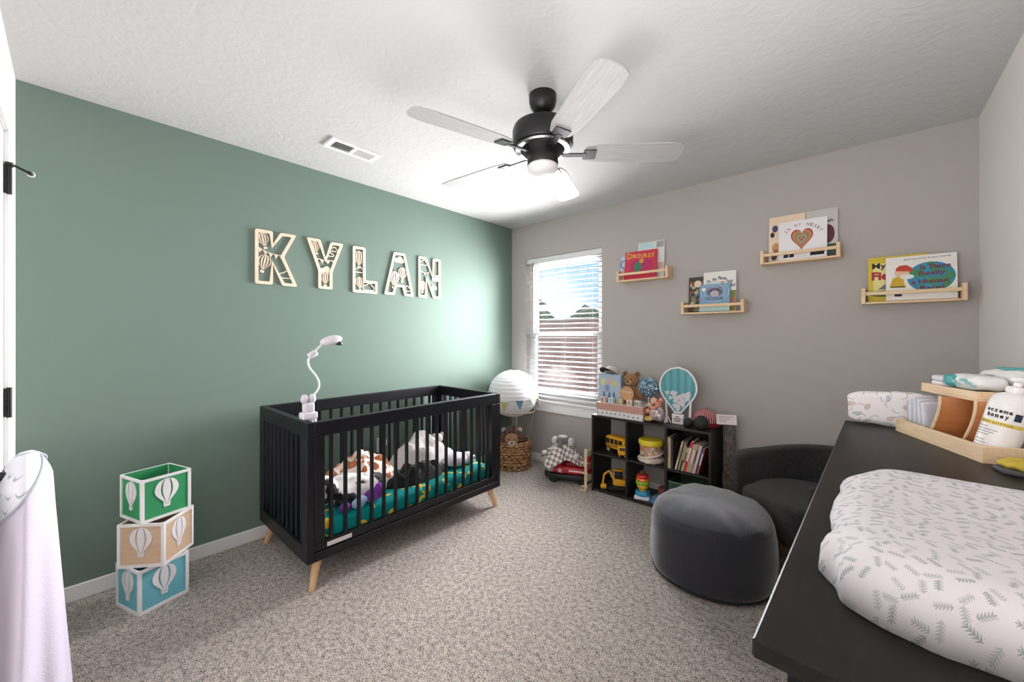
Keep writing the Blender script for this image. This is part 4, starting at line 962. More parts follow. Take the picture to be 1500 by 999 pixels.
# hot air balloon guest book
hb = thing('balloon_guest_book', 'teal hot air balloon guest book frame filled with white hearts', 'keepsake frame', (1.826, 3.17, ZT))
S = .345; zb_ = .078; outl = strip(-1, 1, 28, s=S); inn = [(x*.915, y*.93+.012) for x, y in outl]
obj('back_panel', flat_mesh([outl], .004), mat('charcoal_edge', (60, 56, 58), .6, .05), hb, (0, .012, zb_), WALLY, False)
g = G('teal_watercolour'); _M['tealw'] = g.fin(g.mix(g.m('ABSOLUTE', g.m('SINE', g.m('MULTIPLY', g.sep(g.co())[0], 60))), lin((36, 156, 166)), lin((84, 190, 196))), .4)
obj('teal_panel', flat_mesh([inn], .0015), _M['tealw'], hb, (0, .0075, zb_), WALLY, False)
obj('white_frame', flat_mesh([outl, inn[::-1]], .016), frame_w, hb, (0, .0075, zb_), WALLY, False)
obj('acrylic_pane', flat_mesh([[(x*.99, y*.99+.002) for x, y in inn]], .001), m_glass('acrylic'), hb, (0, -.0065, zb_), WALLY, False)
hme = finish(flat_mesh([heart(.0165, 20)], .002), 'heart_token', False); random.seed(3)
for k in range(38):
    v = .03+.37*(k/37)**.62; x = (random.random()*2-1)*max(.004, hw(v)*S-.024)
    inst('heart_token', hme, app_w, hb, (x, .004-.0025*(k % 3), zb_+v*S+.015), (R(90), random.uniform(-3, 3), 0))
b = bm_(); rprism(b, sq(.042, .016, 24, 10), 0, .072, .003); sgn = obj('basket_sign', b, mat('sign_white', (232, 226, 226), .5, .01), hb)
for z, w_ in ((.052, .03), (.037, .056), (.022, .044)): obj('sign_line', bx(bm_(), -w_/2, w_/2, -.0167, -.0162, z-.004, z+.004), mat('sign_ink', (120, 104, 108), .6, .2), sgn, smooth=False)
for s in (-1, 1):
    b = bm_(); tube(b, [(s*.085, 0, 0), (s*.085, 0, .08), (s*.09, 0, .17)], [.012, .009, .007], 10)
    for dx, dz in ((-.03, 0), (.03, 0), (.0, -.03)): tube(b, [(s*.085, 0, .06), (s*.085+dx*.7, dz, .025), (s*.085+dx, dz*1.2, 0)], .0045, 7)
    obj('stand', b, app_w, hb)
# knitted hat, balls, card, driftwood
kh = thing('striped_hat', 'red and white ribbed knit hat behind the black balls', 'hat', (1.99, 3.245, ZT))
b = bm_()
for k in range(22): a0 = -pi/2; 
lathe(b, [(.085, 0), (.09, .02), (.085, .07), (.06, .105), (.02, .12), (.001, .121)], 40)
g = G('red_white_rib'); xx = g.sep(g.co()); kk = g.m('GREATER_THAN', g.m('SINE', g.m('MULTIPLY', g.m('ARCTAN2', xx[1], xx[0]), 34)), .35); g.bump(kk, .5, .006); _M['rib'] = g.fin(g.mix(kk, lin((150, 34, 44)), lin((222, 190, 186))), .9)
obj('knit_body', b, _M['rib'], kh); obj('cuff', lathe(bm_(), [(.086, 0), (.096, .004), (.097, .028), (.088, .032)], 36), mat('knit_red', (140, 30, 40), .9, .1, bump=.5), kh)
blk = mat('matt_black_ball', (40, 40, 43), .7, .05, bump=.2)
for lb, x, y, r in (('matt black ball at the front right of the cube shelf top', 2.01, 3.095, .048), ('dark grey ball behind the balloon guest book stand', 1.915, 3.12, .032)):
    b = ball(bm_(), (0, 0, r), r, 28); o = obj('black_ball', b, blk, None, (x, y, ZT)); tag(o, lb, 'ball', 'dark balls on the cube shelf')
dw = thing('driftwood_post', 'grey weathered driftwood post leaning between cube shelf and armchair', 'driftwood', (2.142, 3.28, 0))
b = bm_(); tube(b, [(0, 0, 0), (.006, 0, .12), (-.004, .0, .26), (.006, 0, .40), (0, 0, .52), (.002, 0, .648)], [.042, .036, .04, .034, .038, .036], 18)
bmesh.ops.subdivide_edges(b, edges=b.edges[:], cuts=2, use_grid_fill=True); lump(b, .008, 28, 1); obj('trunk', b, m_fur('weathered_bark', (74, 66, 62), (150, 138, 130), 40), dw)
b = bm_(); box(b, (0, 0, .002), (.125, .09, .003)); cdd = tag(obj('white_card', b, mat('card_white', (228, 216, 214), .6, .01), None, (2.135, 3.235, .690), (R(38), R(-2), R(14)), False), 'white printed card lying on top of the driftwood post', 'card')
for k in range(3): obj('print_line', bx(bm_(), -.045, .04-.02*k, .02-.02*k, .024-.02*k, .0036, .0042), mat('card_ink', (120, 110, 112), .6, .2), cdd, smooth=False)

# ================================================================ BALLOON LANTERN, BASKET, LION
hl = thing('balloon_lantern', 'white paper lantern hot air balloon with felt bunting and wicker basket', 'lantern', (.287, 3.06, 0))
lan = mat('white_rice_paper', (240, 240, 243), .8, .01, Subsurface_Weight=0.0); pr = []
NR = 16; cz = .715; rl = .245
for k in range(NR*4+1):
    a = -pi/2+.30+(pi-.42)*k/(NR*4); r = rl*cos(a); z = cz+rl*.93*sin(a); wv = abs(sin(pi*k/4)); pr.append((r*(1-.012*(1-wv)), z))
b = bm_(); prev = None
for r, z in pr:
    rg = ring(b, [(r*cos(2*pi*k/40), r*sin(2*pi*k/40), z) for k in range(40)])
    if prev: bridge(b, prev, rg)
    prev = rg
lo = obj('paper_shade', b, lan, hl, smooth=2)
for k in range(NR+1):
    r, z = pr[k*4]; obj('wire_ring', tube(bm_(), [(r*1.002*cos(2*pi*i/32), r*1.002*sin(2*pi*i/32), z) for i in range(33)], .0011, 5), mat('wire_grey', (206, 206, 208), .5, 0), lo)
hz_ = cz-.165; hr = rl*.86
obj('wooden_hoop', tube(bm_(), [(hr*cos(2*pi*i/40), hr*sin(2*pi*i/40), hz_) for i in range(41)], .0055, 8), wood('hoop_wood', (168, 140, 116), (190, 162, 138), 0), hl)
felt = [mat('felt_%d' % i, c, .95, .05, bump=.2) for i, c in enumerate(((172, 160, 92), (74, 114, 132), (176, 196, 196)))]
fl_me = finish(flat_mesh([[(-.038, 0), (0, -.085), (.038, 0)]], .002), 'felt_flag', False)
def onl(a, z): 
    r = math.sqrt(max(1e-4, 1-((z-cz)/(rl*.93))**2))*rl+.004; return (r*cos(a), r*sin(a), z)
angs = [R(-135+k*45/1.35) for k in range(11)]
for k, a in enumerate(angs):
    z = cz-.055+.02*abs((k % 4)-2); x, y, z = onl(a, z)
    me = fl_me if True else None
    o = bpy.data.objects.new('felt_flag', me.copy()); COL.objects.link(o); o.parent = hl; o.location = (x, y, z); o.rotation_euler = (R(90-12), 0, a+pi/2)
    o.data.materials.clear(); o.data.materials.append(felt[(k+1) % 3])
obj('flag_string', tube(bm_(), [onl(R(-150+k*5), cz-.052+.018*cos((k*5)/33.3*2*pi)) for k in range(73)], .0016, 5), mat('jute', (170, 150, 120), .9, .1), hl)
for k in range(6):
    a = R(-60+60*k+20); obj('rope', tube(bm_(), [(hr*cos(a), hr*sin(a), hz_), (.157*cos(a), .157*sin(a), .24)], .003, 6), mat('jute', (170, 150, 120), .9, .1), hl)
wk = m_wicker(); b = bm_(); pf = []
for k in range(41): z = .25*k/40; pf.append((.146+.016*sin(pi*z/.25*.6)+.004*abs(sin(z*125.6)), z))
lathe(b, pf+[(.148, .25), (.146, .02), (.001, .02)], 48); bk_ = obj('wicker_basket', b, wk, hl)
for k in range(7):
    z = .018+.036*k; pts = []
    for i in range(97):
        a = 2*pi*i/96; r = .163+.006*sin(a*16+k*pi); pts.append((r*cos(a), r*sin(a), z+.008*sin(a*16+k*pi+1)))
    obj('woven_strand', tube(bm_(), pts, .014, 6), wk, bk_)
obj('basket_rim', tube(bm_(), [(.158*cos(2*pi*i/48), .158*sin(2*pi*i/48), .25+.004*sin(i*2.1)) for i in range(49)], .012, 8), wk, bk_)
ln = thing('lion_plush', 'lion plush with shaggy brown mane sitting in the wicker basket', 'plush toy', (.33, 2.99, .03), R(42))
face = m_fur('lion_tan_fur', (176, 128, 96), (202, 158, 126), 120); mane = m_fur('lion_mane_fur', (74, 50, 46), (140, 104, 92), 90)
b = bm_(); ball(b, (0, .02, .11), (.08, .07, .11), 22); obj('body', b, face, ln)
b = bm_(); ball(b, (0, .03, .275), (.10, .06, .1), 30)
for k in range(18):
    a = 2*pi*k/18; ball(b, (.082*cos(a), -.018-.01*(k % 2), .265+.082*sin(a)), (.026, .022, .026), 10)
for k in range(7): ball(b, (-.05+.0167*k, -.03, .338+.006*(k % 2)), (.014, .016, .022), 8)
lump(b, .014, 30, 2); lump(b, .008, 70, 3); obj('mane', b, mane, ln)
b = bm_(); ball(b, (0, -.034, .262), (.066, .048, .06), 24); obj('face', b, face, ln)
b = bm_(); ball(b, (0, -.075, .235), (.034, .02, .022), 18); obj('muzzle', b, m_fur('lion_cream_fur', (220, 206, 196), (236, 224, 214), 120), ln); obj('nose', ball(bm_(), (0, -.094, .243), (.013, .007, .009), 10), mat('nose_brown', (96, 70, 66), .7, 0), ln)
for s in (-1, 1):
    obj('eye', ball(bm_(), (s*.03, -.080, .275), .0065, 10), ink, ln); obj('ear', ball(bm_(), (s*.075, .0, .345), (.026, .016, .026), 14), m_fur('lion_ear_fur', (200, 180, 170), (220, 204, 196), 120), ln)

# ================================================================ RIDE-ON TRUCK AND COMFORTER
rt = thing('ride_on_truck', 'red ride on fire truck toy on the carpet beside the cube shelf', 'ride-on toy', (.905, 3.11, 0), R(22))
red = mat('toy_red_plastic', (188, 36, 50), .3, .03); dkp = mat('dark_grey_plastic', (34, 32, 34), .5, .05)
b = bm_(); rprism(b, sq(.215, .118, 40, 3.2), .035, .085, .015); obj('chassis', b, dkp, rt)
b = bm_(); rprism(b, sq(.205, .108, 40, 3.2), .085, .150, .02); obj('body', b, red, rt)
b = bm_(); rprism(b, sq(.075, .098, 32, 4, (-.11, 0)), .12, .205, .03); obj('hood', b, red, rt)
b = bm_(); rprism(b, sq(.10, .085, 32, 4, (.06, 0)), .14, .19, .02); obj('seat', b, mat('dark_red_plastic', (130, 22, 34), .4, .03), rt)
b = bm_(); box(b, (.18, 0, .215), (.035, .17, .15), .012, Euler((0, R(12), 0)), 2); obj('backrest', b, red, rt)
b = bm_(); box(b, (-.155, -.075, .135), (.06, .09, .075), .012, Euler((0, 0, R(38))), 2); obj('windshield', b, mat('silver_plastic', (176, 176, 178), .35, .05), rt)
st = []
for k in range(10): a = R(36*k+90); r_ = .026 if k % 2 == 0 else .012; st.append((r_*cos(a), r_*sin(a)))
obj('star_emblem', flat_mesh([st], .003), mat('emblem_white', (226, 200, 200), .5, 0), rt, (-.06, -.1085, .115), WALLY, False)
for k in range(8):
    b = bm_(); bx(b, .02+.016*k, .032+.016*k, -.1095, -.1065, .112, .126); obj('side_mark', b, white_ink, rt, smooth=False)
for x in (-.12, .13):
    for s in (-1, 1): wheel(rt, (x, s*.085, .04), .04, .03, dkp)
lv = thing('elephant_comforter', 'grey elephant comforter with checked blanket draped over the red truck', 'comforter', (.855, 3.085, .208), R(15))
chk = m_check('houndstooth_check', (214, 208, 204), (140, 126, 118), 34.0)
b = bm_(); n = 56; prev = None; cc = b.verts.new((0, 0, .11))
for i in range(1, 13):
    t = i/12; rg = []
    for j in range(n):
        a = 2*pi*j/n; c4 = (abs(cos(2*a+.5))**1.5); r = .03+t*(.075+.085*c4)+.006*sin(a*9)*t
        z = .11-t*(.10+.045*c4)*t**.4+.006*cos(a*9)*t
        rg.append((r*cos(a), r*sin(a), max(z, -.04)))
    rg = ring(b, rg)
    if prev: bridge(b, prev, rg)
    else:
        for j in range(n): b.faces.new((cc, rg[j], rg[(j+1) % n]))
    prev = rg
obj('checked_blanket', b, chk, lv, smooth=2)
gel = m_fur('elephant_grey', (104, 98, 98), (140, 134, 132), 120); wel = m_fur('elephant_white', (214, 208, 206), (232, 226, 224), 120)
b = bm_(); ball(b, (0, 0, .125), (.05, .045, .04), 22); obj('head', b, gel, lv); obj('trunk', tube(bm_(), [(0, -.035, .125), (0, -.06, .10), (.005, -.065, .075)], [.016, .013, .01], 10), gel, lv)
b = bm_(); ball(b, (0, .0, .16), (.035, .03, .014), 14); obj('topknot', b, wel, lv)
lv.scale = (1.2, 1.2, 1.1)
for s in (-1, 1): obj('ear', ball(bm_(), (s*.062, .005, .12), (.026, .03, .034), 16), wel, lv); obj('paw', ball(bm_(), (s*.12, -.06, .03), (.022, .022, .02), 12), wel, lv)
# wooden pegboard toy
wt = thing('wooden_peg_toy', 'pale wooden activity toy with pegs beside the cube shelf', 'toy', (1.138, 3.005, 0)); bw_ = wood('toy_birch', (222, 196, 160), (232, 210, 178), 2)
b = bm_(); bx(b, -.012, .012, -.006, .006, 0, .34, .003); obj('post', b, bw_, wt, smooth=False); b = bm_(); bx(b, -.012, .012, .16, .172, 0, .34, .003); obj('post', b, bw_, wt, smooth=False)
for z in (.03, .14, .225): obj('peg', tube(bm_(), [(-.035, 0, z), (.02, 0, z)], .008, 8), bw_, wt)
obj('foot', tube(bm_(), [(.02, -.03, .008), (-.03, -.03, .008), (-.035, .0, .008), (-.03, .16, .008), (.015, .19, .008)], .008, 8), bw_, wt)
for z, c in ((.30, (206, 216, 176)), (.19, (200, 110, 110)), (.09, (206, 170, 80))): b = bm_(); box(b, (0, .085, z), (.016, .16, .05), .004); obj('board', b, mat('pegboard_%d' % c[0], c, .6, .08), wt, smooth=False)
# ================================================================ POUF
b = bm_(); pf = [(.001, 0), (.25, 0), (.29, .012), (.304, .05), (.310, .15), (.308, .25), (.299, .305), (.282, .345), (.245, .374), (.19, .39), (.1, .398), (.001, .4)]
lathe(b, pf, 72); bmesh.ops.subdivide_edges(b, edges=[e for e in b.edges if abs(e.verts[0].co.z-e.verts[1].co.z) > .03], cuts=3)
for v in b.verts:
    z = v.co.z
    v.co += noise.noise_vector(v.co*5)*.012*(1 if z > .03 else 0)
    if z > .33: v.co.z += .008*noise.noise(v.co*14)
pouf = thing('corduroy_pouf', 'round charcoal corduroy pouf in front of the dark armchair', 'pouf', (2.232, 2.490, 0))
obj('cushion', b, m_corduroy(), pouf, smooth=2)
obj('piping', tube(bm_(), [(.297*cos(2*pi*i/64), .297*sin(2*pi*i/64), .022) for i in range(65)], .006, 6), mat('pouf_piping', (24, 24, 26), .9, 0), pouf)

# ================================================================ ARMCHAIR
ac = thing('tub_armchair', 'dark charcoal boucle tub armchair in the corner behind the pouf', 'armchair', (2.612, 2.948, 0), R(-41.8)); bo = m_boucle()
b = bm_(); prev = None; first = None; N = 48
for i in range(N+1):
    a = R(-42+264*i/N); m_ = .335; back = max(0, sin(a)); zt_ = .545+.065*back**1.2; tcap = min(1, min(i, N-i)/3); hwid = .05*(.55+.45*tcap); rg = []
    for k in range(20):
        th = 2*pi*k/20; ct, st_ = cos(th), sin(th)
        r = m_+hwid*math.copysign(abs(ct)**.5, ct)*(1.0); zz = (.165+zt_)/2+((zt_-.165)/2-(1-tcap)*.015)*math.copysign(abs(st_)**.28, st_)
        r += .02*((zz-.13)/.45)*.6
        rg.append((r*cos(a), r*sin(a), zz))
    rg = ring(b, rg)
    if prev: bridge(b, prev, rg)
    else: first = rg
    prev = rg
b.faces.new(list(reversed(first))); b.faces.new(prev); obj('backrest', b, bo, ac, smooth=2)
pl = [(.283*cos(R(-38+256*i/30)), .283*sin(R(-38+256*i/30))) for i in range(31)]+[(-.2, -.245), (-.1, -.262), (0, -.266), (.1, -.262), (.2, -.245)]
b = bm_(); rprism(b, pl, .165, .385, .045, top=lambda f: .012*(1-f)); obj('seat_cushion', b, bo, ac, smooth=2)
lw = wood('chair_oak', (190, 140, 98), (206, 160, 118), 0)
for k in range(4):
    a = R(50+90*k); b = bm_(); box(b, (.15, 0, .045), (.30, .045, .035), .006); box(b, (.285, 0, .015), (.04, .045, .03), .004); obj('swivel_leg', b, lw, ac, (0, 0, 0), (0, 0, a))
obj('pedestal', lathe(bm_(), [(.045, .062), (.045, .165)], 20), black_metal, ac)

# ================================================================ DRESSER AND WHAT STANDS ON IT
blackbrown = wood('black_brown_wood', (19, 16, 17), (33, 28, 28), 1, .4, 1.0, .22)
dre = thing('dresser', 'black brown wooden dresser along the right wall', 'dresser', (2.756, .698, 0), R(-1.4)); DW, DL, DT = .50, 1.63, .93
b = bm_(); bx(b, 0, DW, 0, DL, DT-.024, DT, .003); obj('top', b, blackbrown, dre, smooth=False)
for y0, y1 in ((.03, .055), (DL-.055, DL-.03)): b = bm_(); bx(b, .03, DW-.01, y0, y1, .0, DT-.024, .002); obj('side_panel', b, blackbrown, dre, smooth=False)
obj('back_panel', bx(bm_(), DW-.02, DW-.01, .055, DL-.055, .1, DT-.024), blackbrown, dre, smooth=False)
b = bm_(); bx(b, .05, DW-.02, .055, DL-.055, .1, .12); bx(b, .05, DW-.02, DL/2-.01, DL/2+.01, .12, DT-.024); obj('carcass', b, blackbrown, dre, smooth=False)
for r_ in range(4):
    for c_ in range(2):
        y0 = .06+c_*(DL/2-.048); z0 = .125+r_*.195; b = bm_(); bx(b, .032, .05, y0, y0+DL/2-.074, z0, z0+.188, .003); dwr = obj('drawer', b, blackbrown, dre, smooth=False)
        for q in (.25, .75):
            kb = lathe(bm_(), [(.006, 0), (.006, .012), (.016, .018), (.016, .026), (.001, .029)], 16); obj('knob', kb, black_metal, dwr, (.032, y0+(DL/2-.074)*q, z0+.094), (0, R(-90), 0))
# changing pad with cover
cpd = thing('changing_pad', 'contoured changing pad in a white leaf print cover on the dresser', 'changing pad', (3.035, 1.065, DT), R(-2))
b = bm_(); n = 40; m2 = 128; vs = {}; A2, B2 = .225, .268
for i in range(n+1):
    for j in range(m2):
        rr = (i/n); a = 2*pi*j/m2; ct, st_ = cos(a), sin(a); e = 2/5.0
        x = A2*rr*math.copysign(abs(ct)**e, ct); y = B2*rr*math.copysign(abs(st_)**e, st_)
        side = max(0, -ct)**2
        yy = y/B2; xx_ = x/A2
        hgt = .068+.036*abs(yy)**1.8+.012*max(0, -xx_)**3
        fall = (max(0, 1-rr**7))**.5
        z = hgt*fall
        wr_ = min(1, max(0, (rr-.72)/.2))*side
        q = Vector((y*17, z*7, 4.2))
        bul = 1+.10*wr_*noise.noise(q)+.028*min(1, max(0, (rr-.8)/.15))*noise.noise(Vector((x*22, y*22, 9)))
        z += .016*wr_*noise.noise(Vector((y*30, x*12, 1)))*fall+.003*noise.noise(Vector((x*18, y*18, 3)))*fall
        if rr > .97: bul -= .02*(rr-.97)/.03
        vs[i, j] = b.verts.new((x*bul, y*bul, max(z, .001))) if i else vs.get((0, 0)) or b.verts.new((0, 0, .068))
for i in range(n):
    for j in range(m2):
        k = (j+1) % m2; b.faces.new([vs[i, j], vs[i+1, j], vs[i+1, k]] if i == 0 else [vs[i, j], vs[i+1, j], vs[i+1, k], vs[i, k]])
b.faces.new([vs[n, j] for j in range(m2-1, -1, -1)])
obj('pad_cover', b, m_leaf(), cpd, smooth=2)
# wooden caddy
cd = thing('wooden_caddy', 'pale pine diaper caddy with an upper tray on the dresser', 'caddy', (3.10, 1.85, DT), R(23.1)); pc = wood('caddy_pine', (226, 192, 152), (240, 214, 178), 1)
b = bm_(); bx(b, 0, .2, 0, .4, 0, .008); obj('tray_bottom', b, pc, cd, smooth=False)
for nm, a_ in (('tray_side', (0, .012, 0, .4)), ('tray_side', (.188, .2, 0, .4)), ('tray_end', (.012, .188, 0, .012)), ('tray_end', (.012, .188, .388, .4))): b = bm_(); bx(b, *a_, .008, .046, .0015); obj(nm, b, pc, cd, smooth=False)
b = bm_(); bx(b, .05, .186, .105, .352, .157, .163); obj('upper_tray_bottom', b, pc, cd, smooth=False)
for a_ in ((.05, .06, .105, .352), (.176, .186, .105, .352), (.06, .176, .105, .115), (.06, .176, .342, .352)): b = bm_(); bx(b, *a_, .163, .186, .001); obj('upper_tray_side', b, pc, cd, smooth=False)
prof = [(.262-.062*(sin(pi/2*t)), .009+.148*t) for t in [k/10 for k in range(11)]]
b = bm_(); L1 = [ring(b, [(x, y+o, z) for y, z in prof]) for x in (.022, .178) for o in (0, .006)]
bridge(b, L1[0], L1[2], False); bridge(b, L1[1], L1[3], False); bridge(b, L1[0], L1[1], False); bridge(b, L1[2], L1[3], False)
obj('curved_divider', b, wood('amber_ply', (176, 108, 60), (196, 128, 76), 0), cd, smooth=2)
obj('divider_edge', tube(bm_(), [(.021, y+.003, z) for y, z in prof], .0045, 6), pc, cd)
prof2 = [(y-.098, z) for y, z in prof]
b = bm_(); L1 = [ring(b, [(x, y+o, z) for y, z in prof2]) for x in (.05, .178) for o in (0, .006)]
bridge(b, L1[0], L1[2], False); bridge(b, L1[1], L1[3], False); bridge(b, L1[0], L1[1], False); bridge(b, L1[2], L1[3], False)
obj('curved_divider', b, wood('amber_ply', (176, 108, 60), (196, 128, 76), 0), cd, smooth=2)
obj('divider_edge', tube(bm_(), [(.049, y+.003, z) for y, z in prof2], .004, 6), pc, cd)
def wpt(x, y, z=0): a = R(23.1); return (3.10+x*cos(a)-y*sin(a), 1.85+x*sin(a)+y*cos(a), DT+z)
dia = mat('diaper_white', (228, 226, 230), .85, .02, bump=.3, bscale=90); dia2 = mat('diaper_grey_print', (150, 154, 168), .85, .3, 90)
def diaper(label, w, d, h, loc, rot, group, m=dia, band=None):
    b = bm_(); rprism(b, sq(w/2, d/2, 24, 6), 0, h, min(h, d)*.42); bmesh.ops.subdivide_edges(b, edges=b.edges[:], cuts=1); lump(b, .0025, 30, loc[0]*50)
    t = thing('diaper', label, 'diaper', loc, rot, group); obj('folded_body', b, m, t, smooth=2)
    if band: bb = bm_(); rprism(bb, sq(w/2*.6, d/2*1.04, 20, 6), h*.2, h*.8, min(h*.6, d)*.4); obj('printed_band', bb, band, t, smooth=2)
    return t
for k in range(9):
    diaper('%s folded diaper from the curved divider in the wooden caddy' % ('first', 'second', 'third', 'fourth', 'fifth', 'sixth', 'seventh', 'eighth', 'ninth')[k], .145, .0115, .128-.004*abs(k-4), wpt(.098, .283+.0118*k, .0085), (R(-3), 0, R(23.1)), 'diapers standing in the caddy', dia if k % 2 else mat('diaper_shade', (196, 198, 208), .85, .1, 60), dia2)
for k in range(3):
    diaper('%s folded diaper of the stack on the upper caddy tray' % ('bottom', 'middle', 'top')[k], .108, .085, .017, wpt(.118, .296, .1636+.0175*k), (0, 0, R(23.1+2*k)), 'diapers on the caddy tray')
def pack(label, w, d, h, loc, rot, extra):
    t = thing('wipes_pack', label, 'wipes pack', loc, (0, 0, rot)); b = bm_(); rprism(b, sq(w/2, d/2, 40, 5), 0, h, h*.46); bmesh.ops.subdivide_edges(b, edges=b.edges[:], cuts=1); lump(b, .004, 26, w*70); obj('wrapper', b, mat('wipes_wrapper', (232, 230, 228), .4, .02), t, smooth=2); extra(t, h); return t
teal = mat('teal_print', (60, 160, 160), .45, .1, 50)
def ex1(t, h):
    for k in range(7): obj('leaf_print', flat_mesh([ell(.008+.004*(k % 3), .005)], .0008), mat('teal_soft_print', (130, 190, 190), .5, .2, 40), t, (-.0455, -.06+.02*k, .014+.008*(k % 3)), (R(90), 0, R(-90)), False)
    b = bm_(); rprism(b, sq(.047, .03, 24, 5, (0, .045)), .004, h*.9, .01); obj('teal_end', b, teal, t, smooth=2)
    txt('wipes', ink, t, (.01, -.03, h+.0016), (0, 0, R(80)), .05, .012)
def ex2(t, h):
    obj('teal_oval', flat_mesh([ell(.022, .058)], .004), teal, t, (0, 0, h-.001), smooth=False)
pack('white wipes pack with teal end on the upper caddy tray', .085, .135, .046, wpt(.092, .17, .1865), R(23.1), ex1)
pack('wipes pack with a teal oval top lying nearest the wall on the caddy', .07, .2, .066, wpt(.172, .16, .1865), R(23.1), ex2)
# lotion bottle and second bottle
bt = thing('lotion_bottle', 'white pump lotion bottle with yellow band leaning in the caddy', 'lotion bottle', wpt(.062, .062, .018), (R(3), R(13), R(23.1)))
bt.scale = (1.06, 1.06, 1.04)
bwm = mat('bottle_white', (238, 234, 232), .35, .01)
obj('bottle_body', lathe(bm_(), [(.001, 0), (.036, 0), (.040, .004), (.040, .135), (.037, .152), (.028, .164), (.016, .17), (.016, .174)], 40), bwm, bt)
obj('cap', lathe(bm_(), [(.019, .172), (.019, .186), (.008, .19), (.008, .205)], 24), bwm, bt)
b = bm_(); box(b, (0, 0, .208), (.03, .024, .014), .004, seg=2); tube(b, [(0, 0, .208), (.04, -.01, .21), (.05, -.012, .203)], .006, 8); obj('pump_head', b, bwm, bt)
def wrap(name, m, z0, z1, a0, a1, r=.0404):
    b = bm_(); A = ring(b, [(r*cos(R(a0+(a1-a0)*k/20)), r*sin(R(a0+(a1-a0)*k/20)), z0) for k in range(21)]); B = ring(b, [(r*cos(R(a0+(a1-a0)*k/20)), r*sin(R(a0+(a1-a0)*k/20)), z1) for k in range(21)]); bridge(b, A, B, False); return obj(name, b, m, bt)
fa = -147.0      # the label faces the photographer
wrap('yellow_band', mat('label_yellow', (222, 196, 84), .5, .02), .078, .088, fa-75, fa+75)
TXB = []
def curved(s, m, z, w, h, off=.02, dx=0.0):
    """letters set one by one around the bottle"""
    n = len(s); cw = w/n
    for i, ch in enumerate(s):
        if ch == ' ': continue
        a = R(fa)+((i+.5)*cw-w/2+dx)/.0404
        hh = h*(.72 if ch in 'aceimnorsuvwxz' else 1); dz = (hh-h)/2-(h*.28 if ch in 'gpqy' else 0)
        txt(ch, m, bt, (.0405*cos(a), .0405*sin(a), z+dz), (R(90), 0, a+pi/2), cw*(.95 if ch == 'm' else .2 if ch == 'I' else .74), hh, .0003, off=off)
curved('eczema', ink, .118, .052, .011, .05); curved('honey', ink, .104, .044, .012, .05); curved('BODY LOTION', ink, .083, .066, .0045, 0)
for z, w in ((.068, 40), (.060, 70), (.053, 62), (.046, 50), (.030, 44), (.022, 50)): wrap('fine_print', mat('fine_print_grey', (150, 146, 146), .6, .2, 200), z, z+.0022, fa-55, fa-55+w)
wrap('navy_badge', navy_ink, .098, .118, fa+42, fa+62)
b2 = thing('white_bottle', 'plain white bottle standing behind the pump lotion bottle', 'bottle', wpt(.155, .058, .0085))
obj('bottle_body', lathe(bm_(), [(.001, 0), (.03, 0), (.032, .004), (.032, .1), (.028, .115), (.014, .124)], 32), mat('bottle_cream', (226, 222, 218), .4, .01), b2); obj('cap', lathe(bm_(), [(.015, .122), (.015, .142), (.001, .144)], 24), bwm, b2)
# yellow mitt
ym = thing('yellow_cloth', 'yellow quilted mitt with grey edge lying against the caddy', 'cloth', (3.195, 1.80, DT), R(15))
b = bm_(); rprism(b, sq(.085, .052, 36, 3), 0, .012, .005); lump(b, .004, 30, 2); obj('grey_backing', b, mat('grey_felt', (86, 84, 88), .95, .08, bump=.3), ym, smooth=2)
b = bm_(); rprism(b, sq(.078, .046, 36, 3), .0115, .03, .009); bmesh.ops.subdivide_edges(b, edges=b.edges[:], cuts=2)
for v in b.verts: v.co.z += .004*sin(v.co.x*170)*sin(v.co.y*170)
obj('quilted_face', b, mat('mustard_quilt', (206, 180, 70), .9, .15, 40, bump=.3), ym, smooth=2)
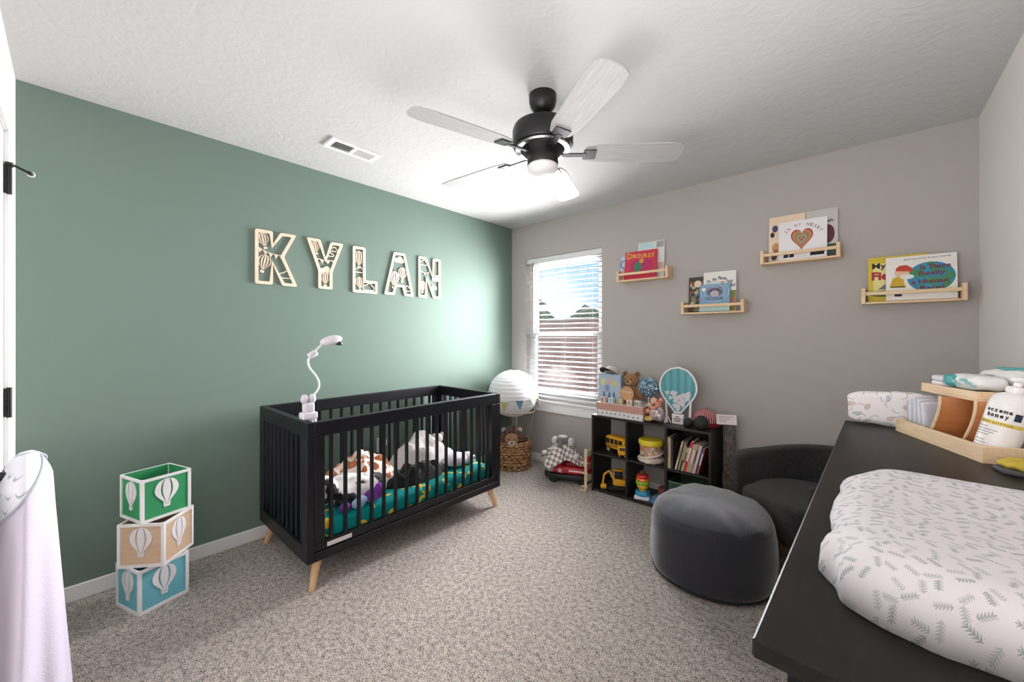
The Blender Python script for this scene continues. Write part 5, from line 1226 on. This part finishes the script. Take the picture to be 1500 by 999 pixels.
# floral swaddle pile at the far end of the dresser
sw = thing('floral_swaddle', 'folded floral muslin swaddle standing at the far end of the dresser', 'swaddle', (2.94, 2.290, DT)); fm = m_floral()
b = bm_(); rprism(b, sq(.135, .033, 40, 4), 0, .135, .03); bmesh.ops.subdivide_edges(b, edges=b.edges[:], cuts=1); lump(b, .006, 14, 3); obj('folded_cloth', b, fm, sw, smooth=2)

# ================================================================ HOODED TOWEL ON THE DOOR LEVER
tw = thing('hooded_towel', 'white hooded baby towel with moon print hood hanging on the door lever', 'towel', (1.13, 0, 0))
def tring(z, grow=0.0):
    t = (.955-z)/.85; t = max(0, t); pts = []
    hx = .15*(.25+.75*min(1, t*14+.0)**.5)+.05*t; hy = (.042*(.3+.7*min(1, t*14)**.5)+.04*t**.8); cy = .086+.004*t
    for k in range(96):
        a = 2*pi*k/96; f = 1+(.05+.22*t)*sin(a*6+2*t+.8)*min(1, t*4)*.5
        pts.append((hx*f*cos(a)+.02*t+grow*cos(a), max(.012, cy+hy*f*sin(a)+grow*sin(a)), z))
    return pts
twm = mat('lilac_white_terry', (212, 204, 220), .95, .02, bump=.35, bscale=260)
b = bm_(); prev = None
for i in range(41):
    z = .955-.84*(i/40)**1.6; rg = ring(b, tring(z))
    if prev: bridge(b, prev, rg)
    else: b.faces.new(rg)
    prev = rg
obj('terry_cloth', b, twm, tw, smooth=2)
b = bm_(); prev = None; N = 14; edgepts = []
base = tring(.955, .003)
for i in range(N+1):
    rg = []
    for k in range(96):
        y0 = tring(.90, .003)[k][1] if i == 0 and False else None
        p = tring(.9)[k]; zc = .945-(.128-p[1])*1.75-max(0, -p[0])*.1; zz = .958-(.958-zc)*i/N
        q = tring(min(.9549, zz), .004)[k]; rg.append((q[0], q[1], zz))
    if i == N: edgepts = rg
    rg = ring(b, rg)
    if prev: bridge(b, prev, rg)
    else: b.faces.new(rg)
    prev = rg
hood = obj('hood', b, m_moons(), tw, smooth=2)
obj('binding', tube(bm_(), edgepts+[edgepts[0]], .0035, 6, cap=False), mat('grey_binding', (176, 182, 190), .85, .05), hood)

flush_text()
